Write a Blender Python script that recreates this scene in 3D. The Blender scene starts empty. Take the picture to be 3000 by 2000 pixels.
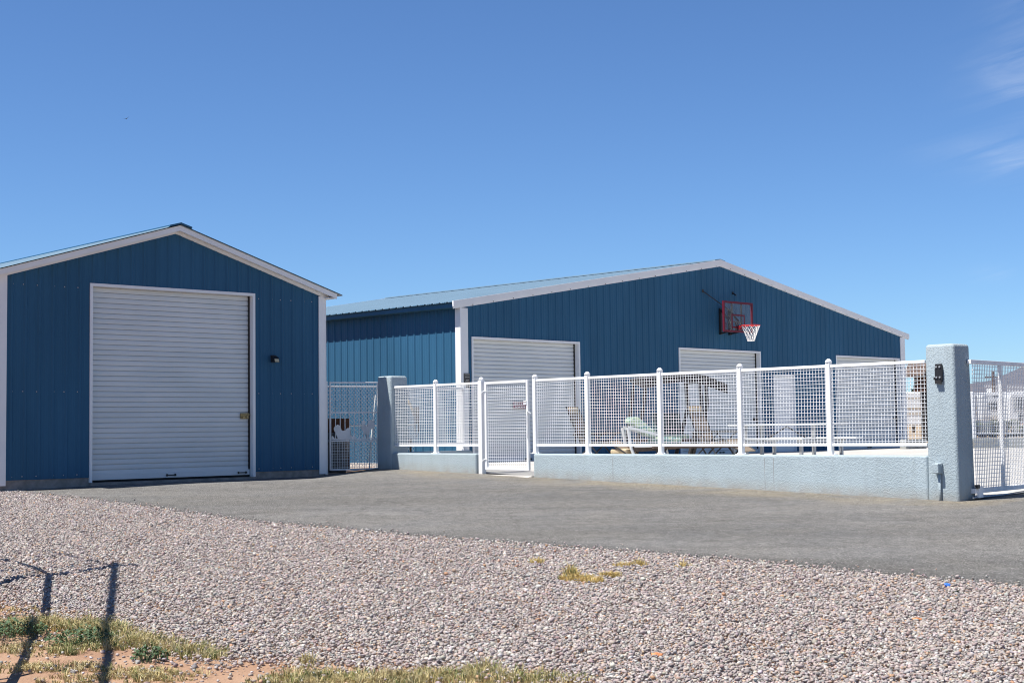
import bpy, bmesh, math, random
import numpy as np
from mathutils import Vector, Matrix
random.seed(7); rng = np.random.default_rng(7)
scene = bpy.context.scene
COL = scene.collection
Z0 = 1.65                      # camera height above the ground it stands on; heights h below are relative to the camera
R = math.radians
# ------------------------------------------------------------------ camera
F_PX, PITCH, ROLL = 4196.0, R(3.504), R(-0.766)
fwd = np.array([0, math.cos(PITCH), math.sin(PITCH)]); up0 = np.array([0, -math.sin(PITCH), math.cos(PITCH)]); ri0 = np.array([1., 0, 0])
cr, sr = math.cos(ROLL), math.sin(ROLL)
RI = cr*ri0 + sr*up0; UP = -sr*ri0 + cr*up0
CAM = np.array([RI, UP, fwd])
def ray(u, v): return CAM.T @ np.array([(u-1500)/F_PX, -(v-1000)/F_PX, 1.])
def at(u, v, depth):           # survey helper: real position of a point seen at (u, v) in the photo and standing depth metres away
    d = ray(u, v); return d*(depth/d[1])
cd = bpy.data.cameras.new('camera'); cam = bpy.data.objects.new('camera', cd); COL.objects.link(cam)
m = Matrix.Identity(4)
for i in range(3):
    m[i][0] = RI[i]; m[i][1] = UP[i]; m[i][2] = -fwd[i]
m[2][3] = Z0
cam.matrix_world = m
cd.sensor_width = 36; cd.lens = 36*F_PX/3000; cd.clip_start = .1; cd.clip_end = 9000
scene.camera = cam
# ------------------------------------------------------------------ light
SUN_EL = R(61); SUN_AZ = math.atan2(-.914, -.405)
sd = Vector((math.sin(SUN_AZ)*math.cos(SUN_EL), math.cos(SUN_AZ)*math.cos(SUN_EL), math.sin(SUN_EL)))
sl = bpy.data.lights.new('sun', 'SUN'); sl.energy = 5.0; sl.angle = R(.53); sl.color = (1, .955, .89)
so = bpy.data.objects.new('sun', sl); COL.objects.link(so); so.location = (-20, -10, 40)
so.rotation_euler = sd.to_track_quat('Z', 'Y').to_euler()
w = bpy.data.worlds.new('World'); scene.world = w; w.use_nodes = True
nt = w.node_tree; N = nt.nodes; LK = nt.links
for n in list(N): N.remove(n)
out = N.new('ShaderNodeOutputWorld'); bg = N.new('ShaderNodeBackground'); LK.new(bg.outputs[0], out.inputs[0])
sky = N.new('ShaderNodeTexSky'); sky.sky_type = 'NISHITA'; sky.sun_disc = False
sky.sun_elevation = SUN_EL; sky.sun_rotation = SUN_AZ % (2*math.pi); sky.altitude = 1200; sky.air_density = 1.0; sky.dust_density = .15; sky.ozone_density = 2.6
bg.inputs[1].default_value = .066
def wm(op, a, b=None, c=None):
    n = N.new('ShaderNodeMath'); n.operation = op
    for i, x in enumerate((a, b, c)):
        if x is None: continue
        if isinstance(x, (int, float)): n.inputs[i].default_value = x
        else: LK.new(x, n.inputs[i])
    return n.outputs[0]
tc = N.new('ShaderNodeTexCoord'); sp = N.new('ShaderNodeSeparateXYZ'); LK.new(tc.outputs['Generated'], sp.inputs[0])
azi = wm('ARCTAN2', sp.outputs[0], sp.outputs[1]); ele = wm('ARCSINE', sp.outputs[2])
cx = N.new('ShaderNodeCombineXYZ')
LK.new(wm('ADD', wm('MULTIPLY', azi, 10.0), wm('MULTIPLY', ele, -14.0)), cx.inputs[0]); LK.new(wm('ADD', wm('MULTIPLY', ele, 60.0), wm('MULTIPLY', azi, -12.0)), cx.inputs[1])
nz = N.new('ShaderNodeTexNoise'); nz.inputs['Scale'].default_value = 1.1; nz.inputs['Detail'].default_value = 7; nz.inputs['Roughness'].default_value = .55; nz.inputs['Distortion'].default_value = .9
LK.new(cx.outputs[0], nz.inputs[0])
cx2 = N.new('ShaderNodeCombineXYZ'); LK.new(wm('MULTIPLY', azi, 40.0), cx2.inputs[0]); LK.new(wm('MULTIPLY', ele, 70.0), cx2.inputs[1])
nz2 = N.new('ShaderNodeTexNoise'); nz2.inputs['Scale'].default_value = .7; nz2.inputs['Detail'].default_value = 5; LK.new(cx2.outputs[0], nz2.inputs[0])
def puff(a, e, wa, we, s):     # a cirrus patch: a bump in azimuth (deg) and elevation (deg)
    x = wm('DIVIDE', wm('SUBTRACT', azi, R(a)), R(wa)); y = wm('DIVIDE', wm('SUBTRACT', ele, R(e)), R(we))
    return wm('MULTIPLY', wm('EXPONENT', wm('MULTIPLY', wm('ADD', wm('MULTIPLY', x, x), wm('MULTIPLY', y, y)), -1.0)), s)
tot = None
for p in ((20.6, 12.9, 2.0, 1.15, 1.25), (19.5, 10.3, 2.6, .5, .75), (20.5, 9.55, 2.0, .45, 1.1), (18.6, 5.6, .7, .28, .55), (21.5, 15.2, 2.2, 1.0, .5), (26, 12, 4, 2.5, .9), (-1, 5, 7, .4, .10)):
    q = puff(*p); tot = q if tot is None else wm('ADD', tot, q)
mr = N.new('ShaderNodeMapRange'); mr.inputs['From Min'].default_value = .40; mr.inputs['From Max'].default_value = .72; LK.new(nz.outputs[0], mr.inputs[0])
cl = wm('MULTIPLY', wm('MULTIPLY', tot, wm('ADD', mr.outputs[0], .10)), wm('MULTIPLY', nz2.outputs[0], 1.1)); cl = wm('MINIMUM', wm('MULTIPLY', cl, .42), .35)
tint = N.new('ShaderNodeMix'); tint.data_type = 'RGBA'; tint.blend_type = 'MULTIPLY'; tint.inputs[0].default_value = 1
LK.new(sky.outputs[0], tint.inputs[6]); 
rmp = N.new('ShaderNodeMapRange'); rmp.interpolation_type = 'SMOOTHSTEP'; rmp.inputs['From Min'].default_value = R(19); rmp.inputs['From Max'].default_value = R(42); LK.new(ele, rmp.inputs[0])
zen = N.new('ShaderNodeMix'); zen.data_type = 'RGBA'; LK.new(rmp.outputs[0], zen.inputs[0]); zen.inputs[6].default_value = (.74, 1.0, 1.32, 1); zen.inputs[7].default_value = (.36, .52, .74, 1)   # sky dimmed above the view, shaped to cut fill light on shaded sides
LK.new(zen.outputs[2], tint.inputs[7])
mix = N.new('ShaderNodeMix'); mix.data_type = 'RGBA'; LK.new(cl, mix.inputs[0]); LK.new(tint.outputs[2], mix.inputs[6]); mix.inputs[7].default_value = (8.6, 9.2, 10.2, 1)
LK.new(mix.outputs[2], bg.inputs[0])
scene.view_settings.view_transform = 'Standard'; scene.view_settings.look = 'None'; scene.view_settings.gamma = 1; scene.view_settings.exposure = .65
scene.cycles.filter_width = 1.05; scene.render.filter_size = 1.05
# ------------------------------------------------------------------ materials
def mat(name, col, rough=.6, metal=0., spec=.5, var=0., vscale=3., bump=0., bscale=60., bdist=.01, col2=None, lo=.35, hi=.65, stretch=None, attr=None, coat=0., detail=5):
    m = bpy.data.materials.new(name); m.use_nodes = True; t = m.node_tree; b = t.nodes['Principled BSDF']
    b.inputs['Base Color'].default_value = (*col, 1); b.inputs['Roughness'].default_value = rough; b.inputs['Metallic'].default_value = metal
    b.inputs['Specular IOR Level'].default_value = spec; b.inputs['Coat Weight'].default_value = coat
    L = t.links
    tcn = t.nodes.new('ShaderNodeTexCoord'); src = tcn.outputs['Object']
    if stretch:
        mp = t.nodes.new('ShaderNodeMapping'); mp.inputs['Scale'].default_value = stretch; L.new(src, mp.inputs[0]); src2 = mp.outputs[0]
    else: src2 = src
    if attr:
        a = t.nodes.new('ShaderNodeAttribute'); a.attribute_name = attr
        base = a.outputs['Color']
    else: base = None
    if var or col2:
        n = t.nodes.new('ShaderNodeTexNoise'); n.inputs['Scale'].default_value = vscale; n.inputs['Detail'].default_value = detail; n.inputs['Roughness'].default_value = .6; L.new(src2, n.inputs[0])
        r = t.nodes.new('ShaderNodeMapRange'); r.inputs['From Min'].default_value = lo; r.inputs['From Max'].default_value = hi; L.new(n.outputs[0], r.inputs[0])
        x = t.nodes.new('ShaderNodeMix'); x.data_type = 'RGBA'; L.new(r.outputs[0], x.inputs[0])
        if base is not None:
            x.blend_type = 'MULTIPLY'; L.new(base, x.inputs[6]); x.inputs[7].default_value = (1-var,)*3+(1,)
        else:
            c2 = col2 or tuple(min(1, c*(1+var)) for c in col); c1 = col if col2 else tuple(c*(1-var) for c in col)
            x.inputs[6].default_value = (*c1, 1); x.inputs[7].default_value = (*c2, 1)
        base = x.outputs[2]
    if base is not None: L.new(base, b.inputs['Base Color'])
    if bump:
        n = t.nodes.new('ShaderNodeTexNoise'); n.inputs['Scale'].default_value = bscale; n.inputs['Detail'].default_value = 4; L.new(src, n.inputs[0])
        bp = t.nodes.new('ShaderNodeBump'); bp.inputs['Strength'].default_value = bump; bp.inputs['Distance'].default_value = bdist; L.new(n.outputs[0], bp.inputs['Height']); L.new(bp.outputs[0], b.inputs['Normal'])
    return m
M = {}
M['blue'] = mat('blue_painted_steel', (.032, .110, .200), .5, spec=.12, var=.09, vscale=.9, stretch=(1, 1, .25))
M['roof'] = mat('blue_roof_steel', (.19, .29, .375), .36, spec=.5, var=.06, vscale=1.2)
M['white'] = mat('white_painted_steel', (.78, .79, .80), .45, spec=.4, var=.03, vscale=2)
M['door'] = mat('white_roller_curtain', (.60, .635, .645), .5, spec=.3, vscale=2.2, stretch=(.4, 1, 1.6), col2=(.67, .695, .70))
M['fence'] = mat('white_fence_paint', (.77, .78, .79), .4, spec=.4, var=.03, vscale=5)
M['gatewhite'] = mat('weathered_white_gate_paint', (.82, .82, .82), .5, var=.08, vscale=9)
M['found'] = mat('grey_concrete_footing', (.24, .225, .21), .9, var=.25, vscale=6, bump=.3, bscale=90)
M['slab'] = mat('pale_concrete', (.47, .455, .425), .9, var=.08, vscale=1.3, bump=.15, bscale=120, bdist=.004)
M['curb'] = mat('white_concrete_step', (.56, .545, .51), .85, var=.08, vscale=8, bump=.2, bscale=120)
M['black'] = mat('black_plastic', (.012, .012, .014), .5)
M['dkmetal'] = mat('dark_brown_metal', (.03, .026, .024), .5, metal=.2)
M['dark'] = mat('dark_gap', (.01, .01, .01), .9)
M['brass'] = mat('worn_brass', (.33, .26, .13), .45, metal=.7, var=.3, vscale=40)
M['steel'] = mat('dull_steel', (.42, .43, .44), .5, metal=.6)
M['red'] = mat('dark_red_paint', (.13, .012, .028), .45, spec=.2)
M['rimred'] = mat('red_rim_paint', (.62, .04, .04), .4)
M['cord'] = mat('white_cord', (.85, .84, .82), .9)
M['beige'] = mat('beige_sling_fabric', (.27, .215, .16), .9, var=.12, vscale=12, bump=.2, bscale=300, bdist=.002)
M['tan'] = mat('tan_cushion', (.55, .44, .29), .9, var=.1, vscale=10)
M['brown'] = mat('brown_sling_fabric', (.10, .075, .06), .9, var=.2, vscale=10)
M['teal'] = mat('dark_teal_cushion', (.035, .085, .095), .9, var=.3, vscale=14)
M['aqua'] = mat('aqua_floral_fabric', (.12, .27, .28), .9, col2=(.42, .52, .36), vscale=13, lo=.44, hi=.56)
M['canopy'] = mat('charcoal_canopy_fabric', (.022, .02, .02), .9, var=.15, vscale=6)
M['alu'] = mat('painted_aluminium', (.66, .68, .68), .45, metal=.1, var=.05, vscale=4)
M['rust'] = mat('rusty_brown_wood', (.11, .042, .02), .85, var=.45, vscale=7, stretch=(6, 6, 1))
M['barrel'] = mat('weathered_barrel_wood', (.19, .165, .14), .85, var=.35, vscale=9, stretch=(5, 5, .6))
M['galv'] = mat('galvanised_wire', (.62, .63, .64), .4, metal=.55)
M['timber'] = mat('grey_timber', (.17, .13, .10), .9, var=.3, vscale=10)
M['log'] = mat('brown_log', (.11, .055, .035), .9, var=.35, vscale=8)
M['shingle'] = mat('brown_shingles', (.10, .07, .058), .9, var=.35, vscale=14)
M['leaf'] = mat('dark_tree_leaves', (.045, .07, .028), .8, attr='Col', var=.3, vscale=2)
M['bark'] = mat('tree_bark', (.10, .075, .055), .9, var=.3, vscale=12)
M['rv'] = mat('white_trailer_skin', (.72, .73, .73), .4, var=.04, vscale=3)
M['rvdark'] = mat('trailer_window_glass', (.03, .035, .04), .15)
M['tanstripe'] = mat('tan_stripe_paint', (.48, .42, .34), .5)
M['rubber'] = mat('tyre_rubber', (.02, .02, .02), .9)
M['pole'] = mat('utility_pole_wood', (.12, .075, .05), .9, var=.2, vscale=6)
M['bird'] = mat('dark_feathers', (.03, .03, .035), .8)
M['bluebit'] = mat('bright_blue_plastic', (.03, .16, .62), .4)
M['orange'] = mat('orange_rock', (.60, .24, .10), .85, var=.2, vscale=40, bump=.3, bscale=80)
M['lampglass'] = mat('cloudy_lamp_glass', (.50, .45, .30), .3)
M['signdark'] = mat('dark_sign_face', (.055, .05, .048), .6, var=.6, vscale=60)
M['signlite'] = mat('faded_sign_print', (.30, .29, .26), .7)
M['signred'] = mat('purple_red_sign_face', (.22, .03, .07), .6)
M['signwhite'] = mat('white_sign_print', (.62, .60, .61), .6)
M['grass'] = mat('grass_blades', (.3, .3, .1), .8, attr='Col')
M['weed'] = mat('weed_leaves', (.06, .11, .045), .7, var=.4, vscale=30)
M['stone'] = mat('gravel_stones', (.4, .36, .34), .85, attr='Col', var=.25, vscale=120, lo=.3, hi=.7)
M['mount'] = mat('mountain_slope', (.095, .098, .118), .95, vscale=.004, col2=(.125, .12, .135), bump=.6, bscale=.02, bdist=30)
# stucco: pale blue-grey with a coarse skip-trowel relief
def stucco():
    m = mat('blue_grey_stucco', (.365, .435, .47), .9, spec=.2, var=.05, vscale=1.5); t = m.node_tree; L = t.links; b = t.nodes['Principled BSDF']
    tcn = t.nodes.new('ShaderNodeTexCoord')
    n = t.nodes.new('ShaderNodeTexNoise'); n.inputs['Scale'].default_value = 46; n.inputs['Detail'].default_value = 4; n.inputs['Distortion'].default_value = .7; L.new(tcn.outputs['Object'], n.inputs[0])
    r = t.nodes.new('ShaderNodeMapRange'); r.inputs['From Min'].default_value = .44; r.inputs['From Max'].default_value = .58; L.new(n.outputs[0], r.inputs[0])
    n2 = t.nodes.new('ShaderNodeTexNoise'); n2.inputs['Scale'].default_value = 85; n2.inputs['Detail'].default_value = 2; L.new(tcn.outputs['Object'], n2.inputs[0])
    a = t.nodes.new('ShaderNodeMath'); a.operation = 'MULTIPLY_ADD'; L.new(n2.outputs[0], a.inputs[0]); a.inputs[1].default_value = .35; L.new(r.outputs[0], a.inputs[2])
    gm = t.nodes.new('ShaderNodeNewGeometry'); sx = t.nodes.new('ShaderNodeSeparateXYZ'); L.new(gm.outputs['Position'], sx.inputs[0])
    def mm(op, p, q):
        k = t.nodes.new('ShaderNodeMath'); k.operation = op
        for i, v in enumerate((p, q)):
            if isinstance(v, (int, float)): k.inputs[i].default_value = v
            else: L.new(v, k.inputs[i])
        return k.outputs[0]
    dz = mm('SUBTRACT', sx.outputs[2], mm('MULTIPLY_ADD' if False else 'ADD', mm('MULTIPLY', sx.outputs[1], .0342), .94-.0342*27))
    n4 = t.nodes.new('ShaderNodeTexNoise'); n4.inputs['Scale'].default_value = 7; n4.inputs['Detail'].default_value = 6; L.new(tcn.outputs['Object'], n4.inputs[0])
    fr_ = t.nodes.new('ShaderNodeMapRange'); fr_.inputs['From Min'].default_value = .17; fr_.inputs['From Max'].default_value = -.02; L.new(dz, fr_.inputs[0])
    dirt = mm('MULTIPLY', mm('MULTIPLY', fr_.outputs[0], n4.outputs[0]), .95)
    n5 = t.nodes.new('ShaderNodeTexNoise'); n5.inputs['Scale'].default_value = 2.2; n5.inputs['Detail'].default_value = 6; mp5 = t.nodes.new('ShaderNodeMapping'); mp5.inputs['Scale'].default_value = (5, 5, .5); L.new(tcn.outputs['Object'], mp5.inputs[0]); L.new(mp5.outputs[0], n5.inputs[0])
    st5 = t.nodes.new('ShaderNodeMapRange'); st5.inputs['From Min'].default_value = .52; st5.inputs['From Max'].default_value = .8; st5.inputs['To Max'].default_value = .35; L.new(n5.outputs[0], st5.inputs[0])
    src_c = b.inputs['Base Color'].links[0].from_socket
    x1 = t.nodes.new('ShaderNodeMix'); x1.data_type = 'RGBA'; L.new(st5.outputs[0], x1.inputs[0]); L.new(src_c, x1.inputs[6]); x1.inputs[7].default_value = (.27, .31, .325, 1)
    x2 = t.nodes.new('ShaderNodeMix'); x2.data_type = 'RGBA'; L.new(dirt, x2.inputs[0]); L.new(x1.outputs[2], x2.inputs[6]); x2.inputs[7].default_value = (.29, .235, .17, 1); L.new(x2.outputs[2], b.inputs['Base Color'])
    bp = t.nodes.new('ShaderNodeBump'); bp.inputs['Strength'].default_value = .55; bp.inputs['Distance'].default_value = .0065; L.new(a.outputs[0], bp.inputs['Height']); L.new(bp.outputs[0], b.inputs['Normal'])
    return m
M['stucco'] = stucco()
def asphalt():
    m = bpy.data.materials.new('worn_asphalt'); m.use_nodes = True; t = m.node_tree; L = t.links; b = t.nodes['Principled BSDF']; b.inputs['Roughness'].default_value = .92; b.inputs['Specular IOR Level'].default_value = .2
    tcn = t.nodes.new('ShaderNodeTexCoord')
    def noise(s, d=5, st=None, dist=0):
        n = t.nodes.new('ShaderNodeTexNoise'); n.inputs['Scale'].default_value = s; n.inputs['Detail'].default_value = d; n.inputs['Distortion'].default_value = dist
        if st:
            mp = t.nodes.new('ShaderNodeMapping'); mp.inputs['Scale'].default_value = st[:3]; mp.inputs['Rotation'].default_value = (0, 0, st[3]); L.new(tcn.outputs['Object'], mp.inputs[0]); L.new(mp.outputs[0], n.inputs[0])
        else: L.new(tcn.outputs['Object'], n.inputs[0])
        return n.outputs[0]
    def rng_(o, a, c):
        r = t.nodes.new('ShaderNodeMapRange'); r.inputs['From Min'].default_value = a; r.inputs['From Max'].default_value = c; L.new(o, r.inputs[0]); return r.outputs[0]
    def mixc(f, a, c, blend='MIX'):
        x = t.nodes.new('ShaderNodeMix'); x.data_type = 'RGBA'; x.blend_type = blend; L.new(f, x.inputs[0]) if not isinstance(f, float) else None
        if isinstance(f, float): x.inputs[0].default_value = f
        for i, v in ((6, a), (7, c)):
            if isinstance(v, tuple): x.inputs[i].default_value = (*v, 1)
            else: L.new(v, x.inputs[i])
        return x.outputs[2]
    c = mixc(rng_(noise(.55, 6, (.35, 1.6, 1, R(-46))), .35, .65), (.143, .142, .139), (.205, .202, .197))
    c = mixc(rng_(noise(2.2, 7, (.6, 1.8, 1, R(-30)), .8), .50, .8), c, (.135, .133, .13))
    vo = t.nodes.new('ShaderNodeTexVoronoi'); vo.feature = 'DISTANCE_TO_EDGE'; vo.inputs['Scale'].default_value = .42
    wp = t.nodes.new('ShaderNodeTexNoise'); wp.inputs['Scale'].default_value = 3; wp.inputs['Detail'].default_value = 5; L.new(tcn.outputs['Object'], wp.inputs[0])
    wv = t.nodes.new('ShaderNodeMix'); wv.data_type = 'RGBA'; wv.blend_type = 'ADD'; wv.inputs[0].default_value = .5; L.new(tcn.outputs['Object'], wv.inputs[6]); L.new(wp.outputs['Color'], wv.inputs[7]); L.new(wv.outputs[2], vo.inputs[0])
    ck = t.nodes.new('ShaderNodeMapRange'); ck.inputs['From Min'].default_value = .014; ck.inputs['From Max'].default_value = .004; L.new(vo.outputs['Distance'], ck.inputs[0])
    cm = t.nodes.new('ShaderNodeMath'); cm.operation = 'MULTIPLY'; L.new(ck.outputs[0], cm.inputs[0]); L.new(rng_(noise(.35, 3), .50, .62), cm.inputs[1])
    cm2 = t.nodes.new('ShaderNodeMath'); cm2.operation = 'MULTIPLY'; L.new(cm.outputs[0], cm2.inputs[0]); cm2.inputs[1].default_value = .45
    c = mixc(cm2.outputs[0], c, (.07, .068, .065))
    c = mixc(rng_(noise(.8, 7, None, 1.2), .60, .80), c, (.115, .112, .11))
    a = t.nodes.new('ShaderNodeAttribute'); a.attribute_name = 'Dust'
    n = noise(1.1, 6, None, .5)
    mm = t.nodes.new('ShaderNodeMath'); mm.operation = 'MULTIPLY'; L.new(a.outputs['Fac'], mm.inputs[0]); L.new(rng_(n, .30, .62), mm.inputs[1])
    c = mixc(mm.outputs[0], c, (.285, .245, .175))
    a2 = t.nodes.new('ShaderNodeAttribute'); a2.attribute_name = 'Edge'
    c = mixc(a2.outputs['Fac'], c, (.085, .084, .082))
    g = rng_(noise(75, 3, (1, .45, 1, 0)), .38, .62); c = mixc(g, mixc(1.0, c, (.50, .50, .50), 'MULTIPLY'), mixc(1.0, c, (1.12, 1.12, 1.12), 'MULTIPLY'))
    g3 = rng_(noise(9, 5, (1, .6, 1, 0), .4), .35, .65); c = mixc(g3, mixc(1.0, c, (.82, .82, .82), 'MULTIPLY'), mixc(1.0, c, (1.08, 1.08, 1.08), 'MULTIPLY'))
    g2 = rng_(noise(110, 1, (1, .4, 1, 0)), .66, .72); c = mixc(g2, c, (.42, .41, .39))
    L.new(c, b.inputs['Base Color'])
    bp = t.nodes.new('ShaderNodeBump'); bp.inputs['Strength'].default_value = .5; bp.inputs['Distance'].default_value = .006; L.new(noise(140, 3), bp.inputs['Height']); L.new(bp.outputs[0], b.inputs['Normal'])
    return m
M['asphalt'] = asphalt()
M['dirt'] = mat('red_brown_dirt', (.29, .17, .105), .95, col2=(.38, .245, .16), vscale=2.5, bump=.6, bscale=45, bdist=.02)
M['field'] = mat('dry_tan_field', (.27, .20, .13), .95, col2=(.36, .28, .19), vscale=.5)
gl = bpy.data.materials.new('clear_acrylic'); gl.use_nodes = True
t = gl.node_tree; b = t.nodes['Principled BSDF']; b.inputs['Base Color'].default_value = (.75, .8, .85, 1); b.inputs['Roughness'].default_value = .3; b.inputs['Specular IOR Level'].default_value = .1; b.inputs['Alpha'].default_value = .05
M['acrylic'] = gl
# ------------------------------------------------------------------ mesh helpers
class MB:
    def __init__(s): s.v = []; s.f = []
    def add(s, vs, fs):
        k = len(s.v); s.v += [tuple(p) for p in vs]; s.f += [tuple(i+k for i in f) for f in fs]; return s
    def box(s, x0, x1, y0, y1, z0, z1):
        return s.add([(x0,y0,z0),(x1,y0,z0),(x1,y1,z0),(x0,y1,z0),(x0,y0,z1),(x1,y0,z1),(x1,y1,z1),(x0,y1,z1)],
                     [(0,3,2,1),(4,5,6,7),(0,1,5,4),(1,2,6,5),(2,3,7,6),(3,0,4,7)])
    def prism(s, poly, y0, y1):          # polygon in x,z extruded along y
        n = len(poly); vs = [(x,y0,z) for x,z in poly]+[(x,y1,z) for x,z in poly]
        return s.add(vs, [tuple(range(n)), tuple(range(2*n-1,n-1,-1))]+[(i,n+i,n+(i+1)%n,(i+1)%n) for i in range(n)])
    def prism_y(s, poly, x0, x1):        # polygon in y,z extruded along x
        n = len(poly); vs = [(x0,y,z) for y,z in poly]+[(x1,y,z) for y,z in poly]
        return s.add(vs, [tuple(range(n-1,-1,-1)), tuple(range(n,2*n))]+[(i,(i+1)%n,n+(i+1)%n,n+i) for i in range(n)])
    def tube(s, pts, r, n=8, cap=True, r1=None):
        pts = [Vector(p) for p in pts]; k = len(pts); rings = []
        prev = None
        for i, p in enumerate(pts):
            d = (pts[min(i+1,k-1)]-pts[max(i-1,0)]).normalized()
            u = prev if prev is not None else (Vector((0,0,1)) if abs(d.z) < .9 else Vector((1,0,0)))
            u = (u - d*u.dot(d)).normalized(); prev = u; v = d.cross(u)
            rr = r if r1 is None else r+(r1-r)*i/max(1,k-1)
            rings.append([p+u*rr*math.cos(2*math.pi*j/n+math.pi/n)+v*rr*math.sin(2*math.pi*j/n+math.pi/n) for j in range(n)])
        vs = [q for rg in rings for q in rg]; fs = []
        for i in range(k-1):
            for j in range(n): fs.append((i*n+j, i*n+(j+1)%n, (i+1)*n+(j+1)%n, (i+1)*n+j))
        if cap: fs += [tuple(range(n-1,-1,-1)), tuple(range((k-1)*n, k*n))]
        return s.add(vs, fs)
    def lathe(s, prof, cx=0, cy=0, n=16):
        k = len(prof); vs = [(cx+r*math.cos(2*math.pi*j/n), cy+r*math.sin(2*math.pi*j/n), z) for r, z in prof for j in range(n)]
        fs = [(i*n+j, i*n+(j+1)%n, (i+1)*n+(j+1)%n, (i+1)*n+j) for i in range(k-1) for j in range(n)]
        fs += [tuple(range(n-1,-1,-1)), tuple(range((k-1)*n, k*n))]
        return s.add(vs, fs)
    def build(s, name, material, parent=None, smooth=False, bevel=0., seg=2, dz=0.):
        me = bpy.data.meshes.new(name); hb = parent.get('hb', None) if parent else None
        root = parent
        while root is not None and root.parent is not None: root = root.parent
        off = HB.get(root.name, -Z0) if root is not None else -Z0
        me.from_pydata([(x, y, z-off) for x, y, z in s.v], [], s.f); me.update()
        if bevel:
            bm = bmesh.new(); bm.from_mesh(me); bmesh.ops.remove_doubles(bm, verts=bm.verts, dist=1e-5)
            es = [e for e in bm.edges if len(e.link_faces) == 2 and e.calc_face_angle(0) > .5]
            bmesh.ops.bevel(bm, geom=es, offset=bevel, segments=seg, affect='EDGES', profile=.5); bm.to_mesh(me); bm.free()
        if smooth:
            for p in me.polygons: p.use_smooth = True
        me.materials.append(material)
        o = bpy.data.objects.new(name, me); COL.objects.link(o)
        if parent is not None: o.parent = parent
        return o
HB = {}
def tag(o, label=None, cat=None, group=None, kind=None):
    if label: o['label'] = label
    if cat: o['category'] = cat
    if group: o['group'] = group
    if kind: o['kind'] = kind
    return o
def thing(name, label, cat, x=0, y=0, h=-Z0, ang=90, group=None):
    """Empty at the thing's base. Local X runs along compass angle ang (90 = world X), local Y is to its left; part heights are given relative to the camera."""
    o = bpy.data.objects.new(name, None); COL.objects.link(o); o.empty_display_size = .2
    o.location = (x, y, Z0+h); o.rotation_euler = (0, 0, R(90-ang)); HB[o.name] = h
    return tag(o, label, cat, group)
def structure(o): o['kind'] = 'structure'; return o
def copy_tree(o, parent=None):
    c = o.copy(); COL.objects.link(c)
    if parent is not None: c.parent = parent
    for ch in list(o.children): copy_tree(ch, c)
    return c
def merge(o, mb, material):    # surface detail that belongs to a part: same mesh, second material
    root = o
    while root.parent is not None: root = root.parent
    off = HB.get(root.name, -Z0); me = o.data; nv = len(me.vertices); bm = bmesh.new(); bm.from_mesh(me)
    vs = [bm.verts.new((x, y, z-off)) for x, y, z in mb.v]; k = len(me.materials); me.materials.append(material)
    for f in mb.f:
        try: bm.faces.new([vs[i] for i in f]).material_index = k
        except ValueError: pass
    bm.to_mesh(me); bm.free()
def smooth01(t): t = min(1., max(0., t)); return t*t*(3-2*t)
def hgt(x, y):
    h = -.73+.0342*(min(y, 27)-27)
    if y > 19: h = min(h, -.84+.12*smooth01((x+3.7)/1.5))
    return max(h, -1.75)
# ------------------------------------------------------------------ ground
xs = sorted(set([-2500,-900,-300,-120,-60,-30]+[round(-20+.5*i,2) for i in range(81)]+[30,60,120,300,900,2500]))
ys = sorted(set([-600,-100,-20,-5]+[round(.5*i,2) for i in range(121)]+[80,120,200,400,900,2000,4000]))
g = MB(); vs = [(x, y, hgt(x, y)-(.0 if y < 50 else .02)) for y in ys for x in xs]; nx = len(xs)
g.add(vs, [(j*nx+i, j*nx+i+1, (j+1)*nx+i+1, (j+1)*nx+i) for j in range(len(ys)-1) for i in range(nx-1)])
structure(g.build('ground', M['dirt'], smooth=True))
fd = MB(); fx = [-200,-60,0,40,90,200]; fy = [44,60,80,120,200,400,900]
fd.add([(x, y, hgt(x, y)+.02) for y in fy for x in fx], [(j*6+i, j*6+i+1, (j+1)*6+i+1, (j+1)*6+i) for j in range(6) for i in range(5)])
structure(fd.build('dry_field', M['field']))
# gravel edge of the driveway (surveyed on the ground) and its far side under the walls
EDGE = [(-12.5,25.6),(-8.69,23.38),(-8.2,22.93),(-7.67,22.36),(-6.85,21.45),(-5.82,20.33),(-4.815,19.22),(-4.33,18.51),(-3.3,17.26),(-1.93,16.04),(-1.12,15.32),(-.03,14.44),(.95,13.73),(1.65,13.16),(2.47,12.42),(3.265,11.6),(3.9,11.08),(4.48,10.6),(7,8.4),(10,5.8)]
def edge_resample(n):
    P = [np.array(p, float) for p in EDGE]; L = [0]
    for a, b_ in zip(P, P[1:]): L.append(L[-1]+np.linalg.norm(b_-a))
    res = []
    for k in range(n):
        s_ = L[-1]*k/(n-1); i = max(j for j in range(len(L)-1) if L[j] <= s_+1e-9); f = (s_-L[i])/(L[i+1]-L[i]); res.append(P[i]*(1-f)+P[i+1]*f)
    return res
NE = 160; E0 = edge_resample(NE)
FAR0 = [np.array(p) for p in ((-12.5,27.5),(-8.2,23.4),(-3.5,27.75),(-2.0,27.0),(5.5,18.9),(9.4,22.6),(18,14))]
LF = [0]
for a, b_ in zip(FAR0, FAR0[1:]): LF.append(LF[-1]+np.linalg.norm(b_-a))
def far_at(t):
    s_ = LF[-1]*t; i = max(j for j in range(len(LF)-1) if LF[j] <= s_+1e-9); f = (s_-LF[i])/(LF[i+1]-LF[i]); return FAR0[i]*(1-f)+FAR0[i+1]*f
dv = MB(); NT = 30; dust = []; edg = []
oF = np.array([5.41987, 18.8]); AF = -43.5; XF = np.array([math.sin(R(AF)), math.cos(R(AF))]); NF = np.array([math.cos(R(AF)), -math.sin(R(AF))])
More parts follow.
